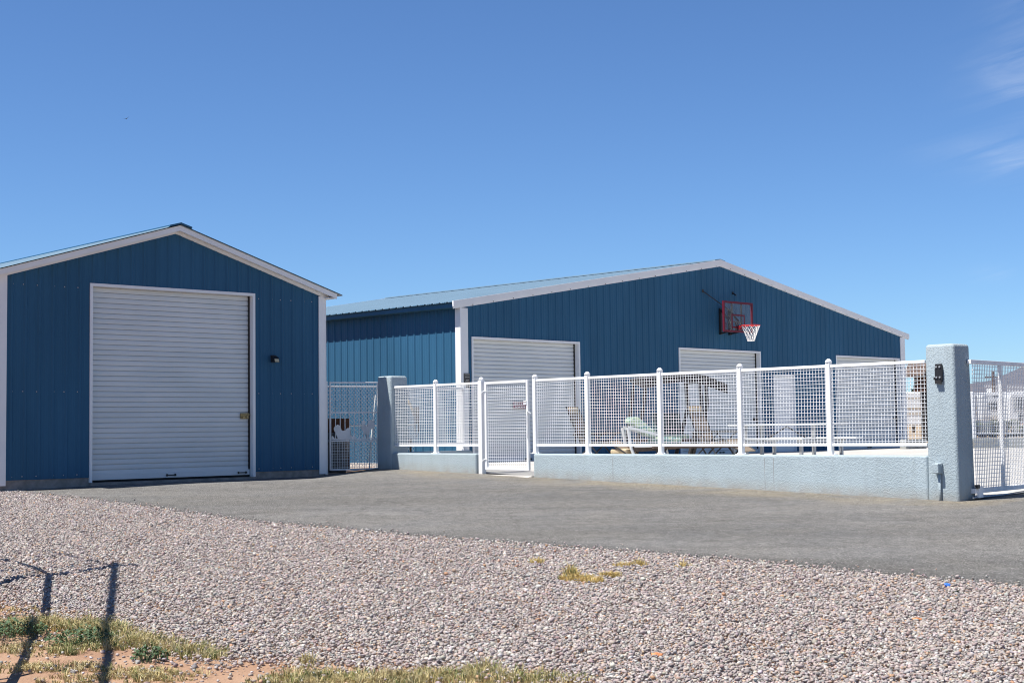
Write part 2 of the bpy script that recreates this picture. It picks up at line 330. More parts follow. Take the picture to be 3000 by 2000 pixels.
def wob(i): return .035*math.sin(i*1.7)+.03*math.sin(i*.61+1)+.02*random.uniform(-1, 1)
for i in range(NE):
    a = E0[i]+np.array([.6, .8])*wob(i); b_ = far_at(i/(NE-1))
    for j in range(NT+1):
        f = (j/NT)**1.25; p = a*(1-f)+b_*f
        z = hgt(*p)+.02-(.035 if j == 0 else 0.)
        dv.v.append((p[0], p[1], z))
        dw = abs((p-oF) @ NF) if -1 < (p-oF) @ XF < 13 else 9
        near_bld = smooth01(1-abs((p-np.array([-8.2, 23.3])) @ np.array([.69,-.72]))/1.0) if p[0] < -3.4 else 0
        dust.append(max(.75*smooth01(1-dw/1.9), .35*near_bld, .12)); edg.append(.8*(1-f/.05) if f < .05 else 0)
for i in range(NE-1):
    for j in range(NT): k = i*(NT+1)+j; dv.f.append((k, k+NT+1, k+NT+2, k+1))
drive = structure(dv.build('driveway', M['asphalt'], smooth=True))
for nm, arr in (('Dust', dust), ('Edge', edg)):
    at_ = drive.data.attributes.new(nm, 'FLOAT', 'POINT'); at_.data.foreach_set('value', np.array(arr, dtype=np.float32))
# concrete yard behind the fence
def FW(x, y): p = oF+XF*x-NF*y; return p          # fence frame (x from the right pillar to the left one, +y toward the drive) to world
ysb = MB(); gx = [-.45+.5*i for i in range(29)]; gy = [-.16-.75*i for i in range(44)]
for yy in gy:
    for xx in gx: p = FW(xx, yy); ysb.v.append((p[0], p[1], hgt(*p)+.03))
for j in range(len(gy)-1):
    for i in range(len(gx)-1): k = j*len(gx)+i; ysb.f.append((k, k+1, k+len(gx)+1, k+len(gx)))
structure(ysb.build('concrete_yard', M['slab'], smooth=True))
# ------------------------------------------------------------------ gravel
def in_poly(P, poly):
    x, y = P[:,0], P[:,1]; c = np.zeros(len(P), bool); n = len(poly)
    for i in range(n):
        x0, y0 = poly[i]; x1, y1 = poly[(i+1) % n]
        k = ((y0 > y) != (y1 > y)) & (x < (x1-x0)*(y-y0)/(y1-y0+1e-12)+x0); c ^= k
    return c
def seg_dist(P, line):
    d = np.full(len(P), 1e9)
    for (x0, y0), (x1, y1) in zip(line, line[1:]):
        a = np.array([x0, y0]); b_ = np.array([x1-x0, y1-y0]); t_ = np.clip(((P-a) @ b_)/(b_ @ b_), 0, 1); d = np.minimum(d, np.linalg.norm(P-a-t_[:,None]*b_, axis=1))
    return d
DIRT = [(-5.6,14.2),(-4.85,12.7),(-4.25,11.75),(-3.7,10.9),(-3.3,10.45),(-2.75,10.05),(-2.2,9.3),(-1.78,8.7),(-1.45,8.66),(-1.23,8.55),(-.81,8.37),(-.41,8.3),(-.02,8.12),(.43,7.82),(1.0,7.5)]
gpoly = [(5.6,9.5),(4.48,10.6)]+[p for p in EDGE[::-1] if -9.3 < p[0] < 4.4]+[(-9.3,22.3),(-7,17.5)]+DIRT+[(1.4,6.9),(3.2,6.9)]
gpoly = [(p[0], p[1]) for p in gpoly]
npts = 1500000
P = np.column_stack([rng.uniform(-9.6, 5.8, npts), rng.uniform(6.8, 24, npts)])
dens = 5400.; area = 15.4*17.2; keep = rng.random(npts) < dens*area/npts; P = P[keep]
ins = in_poly(P, gpoly); dd = seg_dist(P, DIRT); P_in = P[ins]
stray = (~ins) & (rng.random(len(P)) < .42*np.exp(-dd/.16)+.02*(dd < 1.2)) & (P[:,1] < 14) & (P[:,0] < 1.2)
edge_d = seg_dist(P_in, EDGE)
patchy = np.sin(P_in[:,0]*2.3+1)*np.sin(P_in[:,1]*1.9)+.6*np.sin(P_in[:,0]*5.1+P_in[:,1]*4.3)
dp = seg_dist(P_in, DIRT); prob = np.clip(.45+dp/.35, 0, 1)*np.where(patchy > 1.15, .6, 1.)
P_in = P_in[rng.random(len(P_in)) < prob]
ed_all = seg_dist(P, EDGE); loose = (~ins) & (~stray) & (P[:,1] > 10.4) & (ed_all < .5) & (rng.random(len(P)) < .16*np.exp(-ed_all/.07)+.0015)
P = np.vstack([P_in, P[stray], P[loose]]); NS = len(P); on_drive = np.zeros(NS); on_drive[NS-loose.sum():] = .024
ph = (1+5**.5)/2
ico_v = np.array([(-1,ph,0),(1,ph,0),(-1,-ph,0),(1,-ph,0),(0,-1,ph),(0,1,ph),(0,-1,-ph),(0,1,-ph),(ph,0,-1),(ph,0,1),(-ph,0,-1),(-ph,0,1)])/math.sqrt(1+ph*ph)
ico_f = np.array([(0,11,5),(0,5,1),(0,1,7),(0,7,10),(0,10,11),(1,5,9),(5,11,4),(11,10,2),(10,7,6),(7,1,8),(3,9,4),(3,4,2),(3,2,6),(3,6,8),(3,8,9),(4,9,5),(2,4,11),(6,2,10),(8,6,7),(9,8,1)])
sz = np.exp(rng.normal(math.log(.0092), .32, NS)); sz = np.clip(sz, .005, .021)
ax = np.column_stack([rng.uniform(.8,1.35,NS), rng.uniform(.65,1.05,NS), rng.uniform(.42,.85,NS)])*sz[:,None]
V = ico_v[None]*(1+rng.uniform(-.34,.30,(NS,12,1)))*ax[:,None,:]
ya = rng.uniform(0, 2*np.pi, NS); ti = rng.normal(0, .55, NS)
c_, s_ = np.cos(ti)[:,None], np.sin(ti)[:,None]
y2, z2 = V[:,:,1]*c_-V[:,:,2]*s_, V[:,:,1]*s_+V[:,:,2]*c_
c_, s_ = np.cos(ya)[:,None], np.sin(ya)[:,None]
X, Y = V[:,:,0]*c_-y2*s_, V[:,:,0]*s_+y2*c_
hz = -.73+.0342*(np.minimum(P[:,1],27)-27)
hz = np.where(P[:,1] > 19, np.minimum(hz, -.84+.12*0), hz)
lift = np.abs(rng.normal(0, .011, NS))
VV = np.stack([X+P[:,0][:,None], Y+P[:,1][:,None], z2+(hz+on_drive+.004+.35*ax[:,2]+lift*(on_drive == 0))[:,None]+Z0], axis=2).reshape(-1,3)
me = bpy.data.meshes.new('gravel'); me.vertices.add(NS*12); me.vertices.foreach_set('co', VV.astype(np.float32).ravel())
FF = (ico_f[None]+(np.arange(NS)*12)[:,None,None]).reshape(-1,3); nf = len(FF)
me.loops.add(nf*3); me.loops.foreach_set('vertex_index', FF.astype(np.int32).ravel())
me.polygons.add(nf); me.polygons.foreach_set('loop_start', np.arange(0, nf*3, 3, dtype=np.int32)); me.polygons.foreach_set('loop_total', np.full(nf, 3, dtype=np.int32))
me.update()
pal = np.array([(.47,.40,.375),(.40,.355,.345),(.43,.41,.40),(.52,.455,.42),(.50,.37,.285),(.66,.63,.60),(.26,.24,.24),(.55,.34,.21),(.36,.28,.27),(.58,.53,.47)])
pw = np.array([.19,.19,.19,.13,.06,.09,.075,.014,.05,.03]); pick = rng.choice(len(pal), NS, p=pw/pw.sum())
cc = np.array([.90,.88,.865])*pal[pick]*rng.uniform(.84,1.13,(NS,1))*(1+rng.normal(0,.03,(NS,3)))
ca = me.attributes.new('Col', 'FLOAT_COLOR', 'POINT')
ca.data.foreach_set('color', np.column_stack([np.repeat(np.clip(cc,0,1),12,axis=0), np.ones(NS*12)]).astype(np.float32).ravel())
me.materials.append(M['stone']); go = bpy.data.objects.new('gravel', me); COL.objects.link(go); go['kind'] = 'stuff'; go['label'] = 'pinkish grey crushed stone gravel beside the asphalt drive'
# ------------------------------------------------------------------ grass
def gpt(u, v):
    d = ray(u, v); t_ = 8.
    for _ in range(60): P_ = d*t_; t_ = .5*t_+.5*hgt(P_[0], P_[1])/d[2]
    return d*t_
STRAW = [(.50,.41,.19),(.56,.47,.24),(.42,.33,.14),(.60,.52,.30)]; GREEN = [(.15,.19,.06),(.22,.24,.08),(.11,.15,.05),(.28,.28,.11)]; GOLD = [(.62,.47,.17),(.70,.56,.25),(.50,.35,.12)]
class Grass:
    def __init__(s): s.v = []; s.f = []; s.c = []
    def clump(s, x, y, rx, ry, n, hh, pal, green=.3, wd=.0024, lift=0.):
        nt = max(3, n//15)
        for _ in range(nt):
            a = random.uniform(0, 6.283); q = math.sqrt(random.random()); tx, ty = x+rx*q*math.cos(a), y+ry*q*math.sin(a)
            th_ = hh*random.choice((.35,.5,.6,.75,.9,1.05,1.3))*random.uniform(.8,1.15)*(1-.35*q); isg = random.random() < green; base = random.choice(GREEN if isg else pal); tv = random.uniform(.75, 1.2); sp_ = random.uniform(.006, .028)
            for _ in range(random.randint(9, 20)):
                b_ = random.uniform(0, 6.283); rr = sp_*math.sqrt(random.random()); px, py = tx+rr*math.cos(b_), ty+rr*math.sin(b_); z = hgt(px, py)+lift
                L = th_*random.uniform(.5, 1.1); th = b_+random.uniform(-.7, .7); ln = random.uniform(.05, .5)+.5*rr/sp_+(.6 if random.random() < .12 else 0); dx, dy = math.cos(th), math.sin(th)
                wv = random.uniform(.6, 1.3)*wd; w_ = random.uniform(0, 6.283); sx, sy = math.cos(w_)*wv, math.sin(w_)*wv; k = len(s.v)
                m1 = (px+dx*L*ln*.35, py+dy*L*ln*.35, z+L*.6); tp = (px+dx*L*ln, py+dy*L*ln, z+max(.15, 1-.45*ln)*L)
                s.v += [(px-sx,py-sy,z-.005),(px+sx,py+sy,z-.005),(m1[0]+sx*.7,m1[1]+sy*.7,m1[2]),(m1[0]-sx*.7,m1[1]-sy*.7,m1[2]),tp]
                s.f += [(k,k+1,k+2,k+3),(k+3,k+2,k+4)]
                c = random.choice(pal) if random.random() < .25 else base; j = tv*random.uniform(.85, 1.15); s.c += [tuple(q_*j for q_ in c)]*5
    def build(s, name):
        me = bpy.data.meshes.new(name); me.from_pydata([(x,y,z+Z0) for x,y,z in s.v], [], s.f); me.update()
        ca = me.attributes.new('Col','FLOAT_COLOR','POINT'); ca.data.foreach_set('color', np.column_stack([np.array(s.c), np.ones(len(s.c))]).astype(np.float32).ravel())
        me.materials.append(M['grass']); o = bpy.data.objects.new(name, me); COL.objects.link(o); return o
bank = Grass()
for u, v, r_, n, hh, gf in ((20,1850,.22,420,.11,.55),(90,1835,.2,380,.10,.5),(150,1835,.22,420,.10,.45),(230,1840,.22,460,.11,.5),(300,1850,.22,460,.11,.5),(350,1860,.18,350,.10,.45),(400,1880,.2,420,.09,.35),(460,1890,.18,360,.09,.3),(530,1910,.18,350,.09,.4),(600,1920,.16,320,.08,.45),(640,1928,.1,160,.07,.45),
        (30,1900,.2,260,.06,.2),(110,1910,.22,260,.05,.2),(60,1960,.2,260,.05,.1),(150,1955,.2,260,.05,.1),(230,1960,.16,140,.05,.15),(200,1995,.2,220,.05,.08),(330,1965,.16,160,.05,.1),(390,1975,.2,260,.06,.08),(450,1990,.2,240,.06,.1),(260,1890,.2,260,.09,.6),(210,1910,.14,180,.08,.6),(330,1900,.14,180,.07,.5),(500,1985,.2,160,.05,.2),
        (890,1945,.09,150,.09,.05),(900,1975,.16,340,.09,.3),(860,1990,.18,330,.08,.35),(960,1992,.18,360,.09,.4),(1040,1992,.2,420,.09,.35),(1120,1995,.2,420,.09,.35),(1200,1992,.2,420,.10,.45),(1280,1985,.18,380,.10,.5),(1350,1988,.16,300,.10,.5),(1430,1970,.1,200,.11,.25),(1480,1985,.18,380,.09,.5),(1560,1990,.18,360,.09,.5),(1640,1996,.16,300,.08,.4),(1720,1996,.1,120,.07,.4),(1090,2010,.3,500,.09,.35),(1300,2015,.3,500,.09,.4),(1500,2015,.3,500,.09,.45),(940,2015,.3,420,.08,.35),(780,2005,.16,160,.06,.6),
        (60,1785,.14,90,.04,.05),(120,1788,.14,90,.04,.05),(290,1782,.06,40,.04,.05),(360,1818,.1,60,.05,.05)):
    if u > 820: n, hh = n*.6, hh*.85
    p = gpt(u, v); bank.clump(p[0]+random.uniform(-.04,.04), p[1], r_, r_*.8, int(n*3.2), hh*1.15, STRAW, gf)
bo = bank.build('dry_grass'); bo['kind'] = 'stuff'; bo['label'] = 'straw coloured and green grass along the bank at the bottom'
tufts = [((1690,1705,.13,.05,260,.055,.15),(1730,1710,.1,.06,180,.045,.08),(1672,1692,.05,.05,60,.085,.7),'wide golden grass tuft in the middle of the gravel'),
         ((1790,1696,.08,.04,130,.045,.05),'smaller golden tuft touching right of the wide golden tuft'),
         ((1572,1654,.08,.05,49,.05,.1),'lone yellow tuft in the gravel left of the wide golden tuft'),
         ((1815,1665,.07,.04,36,.04,.05),'low yellow tuft behind the wide golden tuft, nearer the drive'),
         ((1868,1662,.09,.05,40,.055,.1),'pale yellow tuft just right of the low one behind'),
         ((2000,1666,.06,.04,27,.05,.1),'thin yellow tuft closest to the asphalt edge')]
for tf in tufts:
    gr = Grass()
    for u, v, rx, ry, n, hh, gf in tf[:-1]: p = gpt(u, v); gr.clump(p[0], p[1], rx, ry*1.6, int(n*6), hh*1.5, GOLD, gf, wd=.0026, lift=.022)
    tag(gr.build('grass_tuft'), tf[-1], 'grass tuft', 'grass tufts growing in the gravel')
def weed(u, v, r_, n, hh, label):
    p = gpt(u, v); mb = MB()
    for _ in range(n):
        a = random.uniform(0, 6.283); q = math.sqrt(random.random()); x, y = p[0]+r_*q*math.cos(a), p[1]+r_*.8*q*math.sin(a); z = hgt(x, y)
        z1 = z+hh*random.uniform(.25, 1)*(1.05-.6*q); L = random.uniform(.018, .034); b_ = random.uniform(0, 6.283); e = random.uniform(-.3, .9)
        d = Vector((math.cos(b_)*math.cos(e), math.sin(b_)*math.cos(e), math.sin(e))); s1 = Vector((-math.sin(b_), math.cos(b_), random.uniform(-.4,.4)))*L*.3; c = Vector((x, y, z1))
        mb.add([c, c+d*L*.5+s1, c+d*L, c+d*L*.5-s1], [(0,1,2,3)])
        if random.random() < .25: mb.tube([(x,y,z), (x,y,z1)], .0016, 3, False)
    tag(mb.build('weed', M['weed']), label, 'weed', 'leafy weeds on the dirt bank')
weed(440,1935,.11,260,.11,'small round green weed on bare red dirt')
weed(230,1885,.22,520,.12,'wide bluish green weed patch inside the grass bank')
weed(40,1865,.24,560,.13,'dark green weed at the left edge of the grass bank')
weed(2807,1742,.05,60,.03,'tiny green weed in gravel near the blue scrap')
# ------------------------------------------------------------------ metal building pieces
PITCH_R = .2372
def rib_prof(x0, x1, phase, hr=.019, wb=.034, wt=.012, minor=.0035):
    pts = []; k0 = math.floor((x0-phase)/PITCH_R)-1; k1 = math.ceil((x1-phase)/PITCH_R)+1
    for k in range(k0, k1):
        c = phase+k*PITCH_R; pts += [(c-wb,0),(c-wt,hr),(c+wt,hr),(c+wb,0)]
        for f in (1/3, 2/3):
            c2 = c+PITCH_R*f; pts += [(c2-.014,0),(c2-.006,minor),(c2+.006,minor),(c2+.014,0)]
    X_ = [p[0] for p in pts]; Y_ = [p[1] for p in pts]
    f = lambda x: float(np.interp(x, X_, Y_))
    return f, [x for x in X_ if x0 < x < x1]
def ribbed(mb, x0, x1, zb, ztop, phase=0., openings=(), extra=(), P3=lambda x, o, z: (x, -o, z), minor=.0035):
    f, br = rib_prof(x0, x1, phase, minor=minor); xs_ = sorted(set([x0, x1]+br+[a for o in openings for a in o[:2]]+list(extra)))
    for a, b_ in zip(xs_, xs_[1:]):
        if b_-a < 1e-6: continue
        mid = (a+b_)/2; zs = [zb]
        spans = []; cur = zb
        for (oa, ob, oz0, oz1) in openings:
            if oa-1e-9 <= mid <= ob+1e-9:
                if oz0 > cur: spans.append((cur, oz0))
                cur = oz1
        fa, fb = f(a+1e-7), f(b_-1e-7)
        spans.append((cur, None))
        for s0, s1 in spans:
            ta, tb = (ztop(a), ztop(b_)) if s1 is None else (s1, s1)
            mb.add([P3(a,fa,s0),P3(b_,fb,s0),P3(b_,fb,tb),P3(a,fa,ta)], [(0,1,2,3)])
    return mb
def curtain(parent, x0, x1, z0, z1, y, pitch=.0888):
    mb = MB(); z = z1; prof = []
    while z > z0:
        for f, o in ((0,.022),(.04,.022),(.07,.001),(.28,-.005),(.55,-.007),(.80,-.005),(.93,-.001),(.965,.020)):
            zz = z-f*pitch
            if zz >= z0: prof.append((y+o, zz))
        z -= pitch
    n = len(prof)
    mb.add([(x0,*p) for p in prof]+[(x1,*p) for p in prof], [(i, i+1, n+i+1, n+i) for i in range(n-1)])
    return mb.build('curtain', M['door'], parent)
def roller_door(parent, x0, x1, ztop, zfloor, fl=.05, ret=.13, handles=(.5,), latch='right', lat_z=None, brass=False):
    fr = MB(); fr.box(x0,x0+fl,-.024,ret,zfloor,ztop-fl).box(x1-fl,x1,-.024,ret,zfloor,ztop-fl).box(x0,x1,-.024,ret,ztop-fl,ztop)
    d = fr.build('roller_door', M['white'], parent)
    curtain(d, x0+fl, x1-fl, zfloor+.13, ztop-fl, ret-.02)
    bb = MB().box(x0+fl+.01, x1-fl-.01, ret-.05, ret-.01, zfloor+.035, zfloor+.135); bb.build('bottom_bar', M['door'], d, bevel=.004)
    MB().box(x0+fl+.01, x1-fl-.01, ret-.045, ret-.012, zfloor+.004, zfloor+.033).build('rubber_seal', M['dark'], d)
    for xa in (x0+fl, x1-fl-.03): MB().box(xa, xa+.03, ret-.045, ret-.02, zfloor+.04, ztop-fl).build('guide_track', M['dkmetal'], d)
    for f in handles:
        c = x0+(x1-x0)*f; MB().box(c-.09,c-.07,ret-.075,ret-.05,zfloor+.06,zfloor+.10).box(c+.07,c+.09,ret-.075,ret-.05,zfloor+.06,zfloor+.10).tube([(c-.09,ret-.08,zfloor+.08),(c+.09,ret-.08,zfloor+.08)],.009,8).build('lift_handle', M['dkmetal'], d)
    zl = lat_z if lat_z is not None else zfloor+1.02; c = x1-fl-.03
    if brass:
        l = MB().box(c-.17,c,ret-.055,ret-.028,zl-.055,zl+.055).box(c-.19,c+.02,ret-.075,ret-.054,zl+.012,zl+.034).box(c-.15,c-.09,ret-.08,ret-.054,zl-.045,zl-.005).tube([(c-.05,ret-.055,zl-.02),(c-.05,ret-.085,zl-.02)],.02,10)
        l.build('latch', M['brass'], d, bevel=.003)
    else:
        MB().box(c-.15,c-.02,ret-.06,ret-.028,zl-.035,zl+.035).box(c-.10,c+.0,ret-.085,ret-.06,zl-.012,zl+.012).tube([(c-.12,ret-.06,zl),(c-.12,ret-.1,zl)],.025,10).build('latch', M['dkmetal'], d, bevel=.003)
    return d
def band(xs_, top, hgt_):      # gable band polygon (x,z) from a list of x, with top(x)
    return [(x, top(x)) for x in xs_]+[(x, top(x)-hgt_) for x in xs_[::-1]]
def roof_sheet(mb, xr, zr, xe, ze, y0, y1, phase=0.1):
    def P3(y, o, t_):
        x = xr+(xe-xr)*t_; z = zr+(ze-zr)*t_; return (x, y, z+o)
    f, br = rib_prof(y0, y1, phase); ys_ = sorted(set([y0, y1]+br))
    for a, b_ in zip(ys_, ys_[1:]):
        fa, fb = f(a+1e-7), f(b_-1e-7); q = [P3(a,fa,0),P3(b_,fb,0),P3(b_,fb,1),P3(a,fa,1)]
        mb.add(q, [(0,1,2,3)])
    mb.add([(xr,y0,zr-.012),(xe,y0,ze-.012),(xe,y1,ze-.012),(xr,y1,zr-.012)], [(0,1,2,3)])
    return mb
def screws(part, pts, r=.008, material='steel'):
    mb = MB()
    for x, y, z in pts: mb.add([(x-r,y-.006,z-r),(x+r,y-.006,z-r),(x+r,y-.006,z+r),(x-r,y-.006,z+r),(x,y-.012,z)], [(0,1,4),(1,2,4),(2,3,4),(3,0,4)])
    merge(part, mb, M[material])
# ------------------------------------------------------------------ small building on the left
KS = .972      # survey correction: the workshop stands a little nearer
SB = thing('metal_building', 'small gabled blue steel workshop with one tall white roller door', 'building', -3.60165, 27.4, -.80, 47.12)
SB.scale = (KS,)*3; SB.location = (-3.60165*KS, 27.4*KS, Z0-.80*KS)
tL = lambda x: 3.595-.304*abs(x+3.2)
fL = ribbed(MB(), -6.36, -.04, -.715, tL, phase=-5.70, openings=[(-4.79,-1.58,-2,2.535)], extra=(-3.2,))
fwL = fL.build('front_wall', M['blue'], SB)
sw = MB(); ribbed(sw, 0.0, 7.98, -.715, lambda y: 2.55, P3=lambda y, o, z: (-.02+o, y, z)); sw.build('side_wall', M['blue'], SB)
sw = MB(); ribbed(sw, 0.0, 7.98, -.715, lambda y: 2.55, P3=lambda y, o, z: (-6.38-o, y, z)); sw.build('side_wall', M['blue'], SB)
MB().prism([(-6.36,-.715),(-.04,-.715),(-.04,tL(-.04)),(-3.2,tL(-3.2)),(-6.36,tL(-6.36))], 7.98, 8.0).build('back_wall', M['blue'], SB)
MB().box(-6.39,-4.80,.012,7.99,-1.3,-.713).box(-1.57,-.01,.012,7.99,-1.3,-.713).box(-4.80,-1.57,-.03,7.99,-1.3,-.803).build('foundation', M['found'], SB)
MB().box(-6.41,-6.262,-.028,-.002,-.80,2.60).box(-6.43,-6.405,-.028,.14,-.80,2.60).build('corner_trim', M['white'], SB)
MB().box(-.135,.012,-.028,-.002,-.80,2.585).box(.008,.03,-.028,.14,-.80,2.585).build('corner_trim', M['white'], SB)
tFr = lambda x: tL(x)+.0
MB().prism(band([-6.5,-3.2,.1], lambda x: 3.592-.304*abs(x+3.2), .06), -.034, -.004).build('frieze_trim', M['white'], SB)
MB().prism(band([-6.57,-3.2,.17], lambda x: 3.66-.304*abs(x+3.2), .014-.0)if False else band([-6.57,-3.2,.165], lambda x: 3.606-.304*abs(x+3.2), .012), -.15, .0).build('soffit', M['white'], SB)
MB().prism(band([-6.585,-3.2,.185], lambda x: 3.665-.304*abs(x+3.2), .095), -.172, -.151).build('rake_fascia', M['white'], SB)
MB().box(.165,.185,-.15,8.15,2.545,2.638).box(-6.585,-6.565,-.15,8.15,2.545,2.638).box(.0,.165,-.15,8.1,2.545,2.556).build('eave_fascia', M['white'], SB)
rf = MB(); zr_ = 3.679
roof_sheet(rf, -3.2, zr_, .30, zr_-.304*3.5, -.205, 8.2); roof_sheet(rf, -3.2, zr_, -6.70, zr_-.304*3.5, -.205, 8.2)
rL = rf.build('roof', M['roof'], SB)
MB().prism(band([-3.42,-3.2,-2.98], lambda x: zr_+.034-.28*abs(x+3.2), .03), -.215, 8.21).build('ridge_cap', M['blue'], rL)
roller_door(SB, -4.816, -1.556, 2.562, -.80, handles=(.485, .93), lat_z=.31, brass=True)
pts = []
for z in (2.47, .72, -.66):
    for k in range(27):
        x = -6.22+.2372*k
        if -4.9 < x < -1.5 and z > -.7 or x > -.15 or -4.9 < x < -1.5: continue
        pts += [(x+.06*(k % 3 == 0), -.006, z+.002*(k % 2)), ]
screws(fwL, pts, .009)
# lamp on its wall
lm = thing('wall_lamp', 'small black box floodlight on blue wall right of tall roller door', 'lamp', -3.60165-1.17*math.sin(R(47.12)), 27.4-1.17*math.cos(R(47.12)), 1.29, 47.12)
lm.scale = (KS,)*3; lm.location = (lm.location.x*KS, lm.location.y*KS, Z0+1.29*KS)
MB().box(-.055,.055,-.05,-.015,1.30,1.43).build('mounting_box', M['black'], lm, bevel=.006)
MB().prism_y([(-.05,1.42),(-.13,1.375),(-.155,1.305),(-.14,1.295),(-.05,1.30)], -.06, .06).build('lamp_housing', M['black'], lm, bevel=.005)
MB().add([(-.045,-.146,1.30),(.045,-.146,1.30),(.045,-.128,1.355),(-.045,-.128,1.355),(-.045,-.158,1.302),(.045,-.158,1.302),(.045,-.140,1.358),(-.045,-.140,1.358)],[(0,1,2,3),(7,6,5,4),(0,4,5,1),(1,5,6,2),(2,6,7,3),(3,7,4,0)]).build('lamp_glass', M['lampglass'], lm)
# ------------------------------------------------------------------ large building
oM = (-1.08178, 30.5); AM = 44.92; WM = 18.4; DM = 13.2
LB = thing('metal_building', 'large wide blue steel building with three white roller doors behind fence', 'building', oM[0], oM[1], -.747, AM)
tM = lambda x: 4.20-.1665*abs(x-9.2)
ops = [(.31,3.72,-2,1.97),(7.44,10.89,-2,1.95),(14.61,18.09,-2,1.95),(11.47,12.48,-2,1.335)]
ribbed(MB(), .02, WM-.02, -.722, tM, phase=.12, openings=ops, extra=(9.2,)).build('front_wall', M['blue'], LB)
sw = MB(); ribbed(sw, .0, DM, -.722, lambda y: 2.63, phase=.09, P3=lambda y, o, z: (-o, y, z)); swM = sw.build('side_wall', M['blue'], LB)
sw = MB(); ribbed(sw, .0, DM, -.722, lambda y: 2.63, phase=.09, P3=lambda y, o, z: (WM+o, y, z)); sw.build('side_wall', M['blue'], LB)
MB().prism([(.02,-.72),(WM-.02,-.72),(WM-.02,tM(WM)),(9.2,tM(9.2)),(.02,tM(0))], DM-.02, DM).build('back_wall', M['blue'], LB)
MB().box(-.05,WM+.03,.012,DM+.03,-1.2,-.724).build('foundation', M['curb'], LB)
MB().box(-.024,.172,-.03,-.004,-.747,2.60).box(-.05,-.024,-.03,.135,-.747,2.60).build('corner_trim', M['white'], LB)
MB().box(WM-.225,WM+.008,-.03,-.004,-.747,2.62).box(WM+.008,WM+.034,-.03,.135,-.747,2.62).build('corner_trim', M['white'], LB)
rt = MB(); rt.prism(band([-.26,9.2,18.68], lambda x: 4.312-.1665*abs(x-9.2), .125), -.05, -.006); rt.prism(band([-.245,9.2,18.66], lambda x: 4.187-.1665*abs(x-9.2), .045), -.04, -.005)
rkM = rt.build('rake_trim', M['white'], LB)
MB().prism(band([-.26,9.2,18.68], lambda x: 4.312-.1665*abs(x-9.2), .17), DM+.006, DM+.05).build('rake_trim', M['white'], LB)
MB().box(-.262,-.244,-.004,DM,2.60,2.722).box(-.246,-.004,-.004,DM,2.60,2.612).build('eave_trim', M['blue'], LB); MB().box(WM+.244,WM+.262,-.004,DM,2.60,2.722).box(WM+.004,WM+.246,-.004,DM,2.60,2.612).build('eave_trim', M['blue'], LB)
rf = MB(); zr_ = 4.285
roof_sheet(rf, 9.2, zr_, -.31, zr_-.1665*9.51, -.004, DM+.004); roof_sheet(rf, 9.2, zr_, 18.71, zr_-.1665*9.51, -.004, DM+.004)
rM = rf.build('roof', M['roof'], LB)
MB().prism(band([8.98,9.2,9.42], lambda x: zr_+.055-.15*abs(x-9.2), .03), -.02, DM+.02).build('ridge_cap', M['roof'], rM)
for a, b_, zt in ((.288,3.739,1.998),(7.416,10.913,1.984),(14.587,18.111,1.984)):
    roller_door(LB, a, b_, zt, -.745, fl=.05, ret=.14, handles=(.52,), lat_z=.18)
md = MB().box(11.47,11.51,-.03,.06,-.745,1.335).box(12.44,12.485,-.03,.06,-.745,1.335).box(11.47,12.485,-.03,.06,1.335,1.375)
mdo = md.build('entry_door', M['white'], LB)
MB().box(11.51,12.44,.012,.05,-.735,1.335).build('door_slab', M['white'], mdo)
MB().tube([(12.37,.012,.17),(12.37,-.05,.17)],.014,8).tube([(12.37,-.05,.17),(12.37,-.075,.17)],.032,10).build('door_knob', M['steel'], mdo)
pts = [(x, -.04, 4.163-.1665*abs(x-9.2)-.0) for x in [i*.62+.3 for i in range(30)]]
screws(rkM, [(x, y-.012, z) for x, y, z in pts], .011, 'dkmetal')
sm_ = MB()
for k in range(60):
    y = .09+.2372*k+.07
    if y < DM: sm_.add([(-.008,y-.008,.742),(-.008,y+.008,.742),(-.008,y+.008,.758),(-.008,y-.008,.758),(-.016,y,.75)],[(1,0,4),(2,1,4),(3,2,4),(0,3,4)])
merge(swM, sm_, M['steel'])
def Mpt(x, y): d = np.array([math.sin(R(AM)), math.cos(R(AM))]); n = np.array([math.cos(R(AM)), -math.sin(R(AM))]); return np.array(oM)+d*x-n*y
# signs
p = Mpt(.115, -.03)
sg = thing('notice_sign', 'dark printed notice sign on white corner trim of large building', 'sign', p[0], p[1], .90, AM)
pl = MB().box(-.085,.085,-.012,-.002,.90,1.205).build('sign_plate', M['signdark'], sg)
pr = MB()
for z, a, b_ in ((1.18,-.07,.07),(1.125,-.06,.02),(1.125,.03,.07),(1.06,-.03,.06),(1.03,-.06,.04),(.985,-.04,.065),(.945,-.065,.0)): pr.box(a,b_,-.0145,-.0122,z-.011,z+.011)
merge(pl, pr, M['signlite'])
p = Mpt(1.88, .085)
sg = thing('door_sign', 'purple red sign with pale print on the first roller door', 'sign', p[0], p[1], .45, AM)
pl = MB().box(-.26,.26,-.012,-.002,.45,.61).build('sign_plate', M['signred'], sg)
pr = MB()
for k in range(7): x = -.21+.07*k; pr.box(x-.022,x-.010,-.0145,-.0122,.535,.59).box(x+.008,x+.02,-.0145,-.0122,.535,.59).box(x-.010,x+.008,-.0143,-.0122,.555,.567)
for k in range(5): x = -.17+.085*k; pr.box(x-.026,x+.026,-.0145,-.0122,.475,.503)
merge(pl, pr, M['signwhite'])
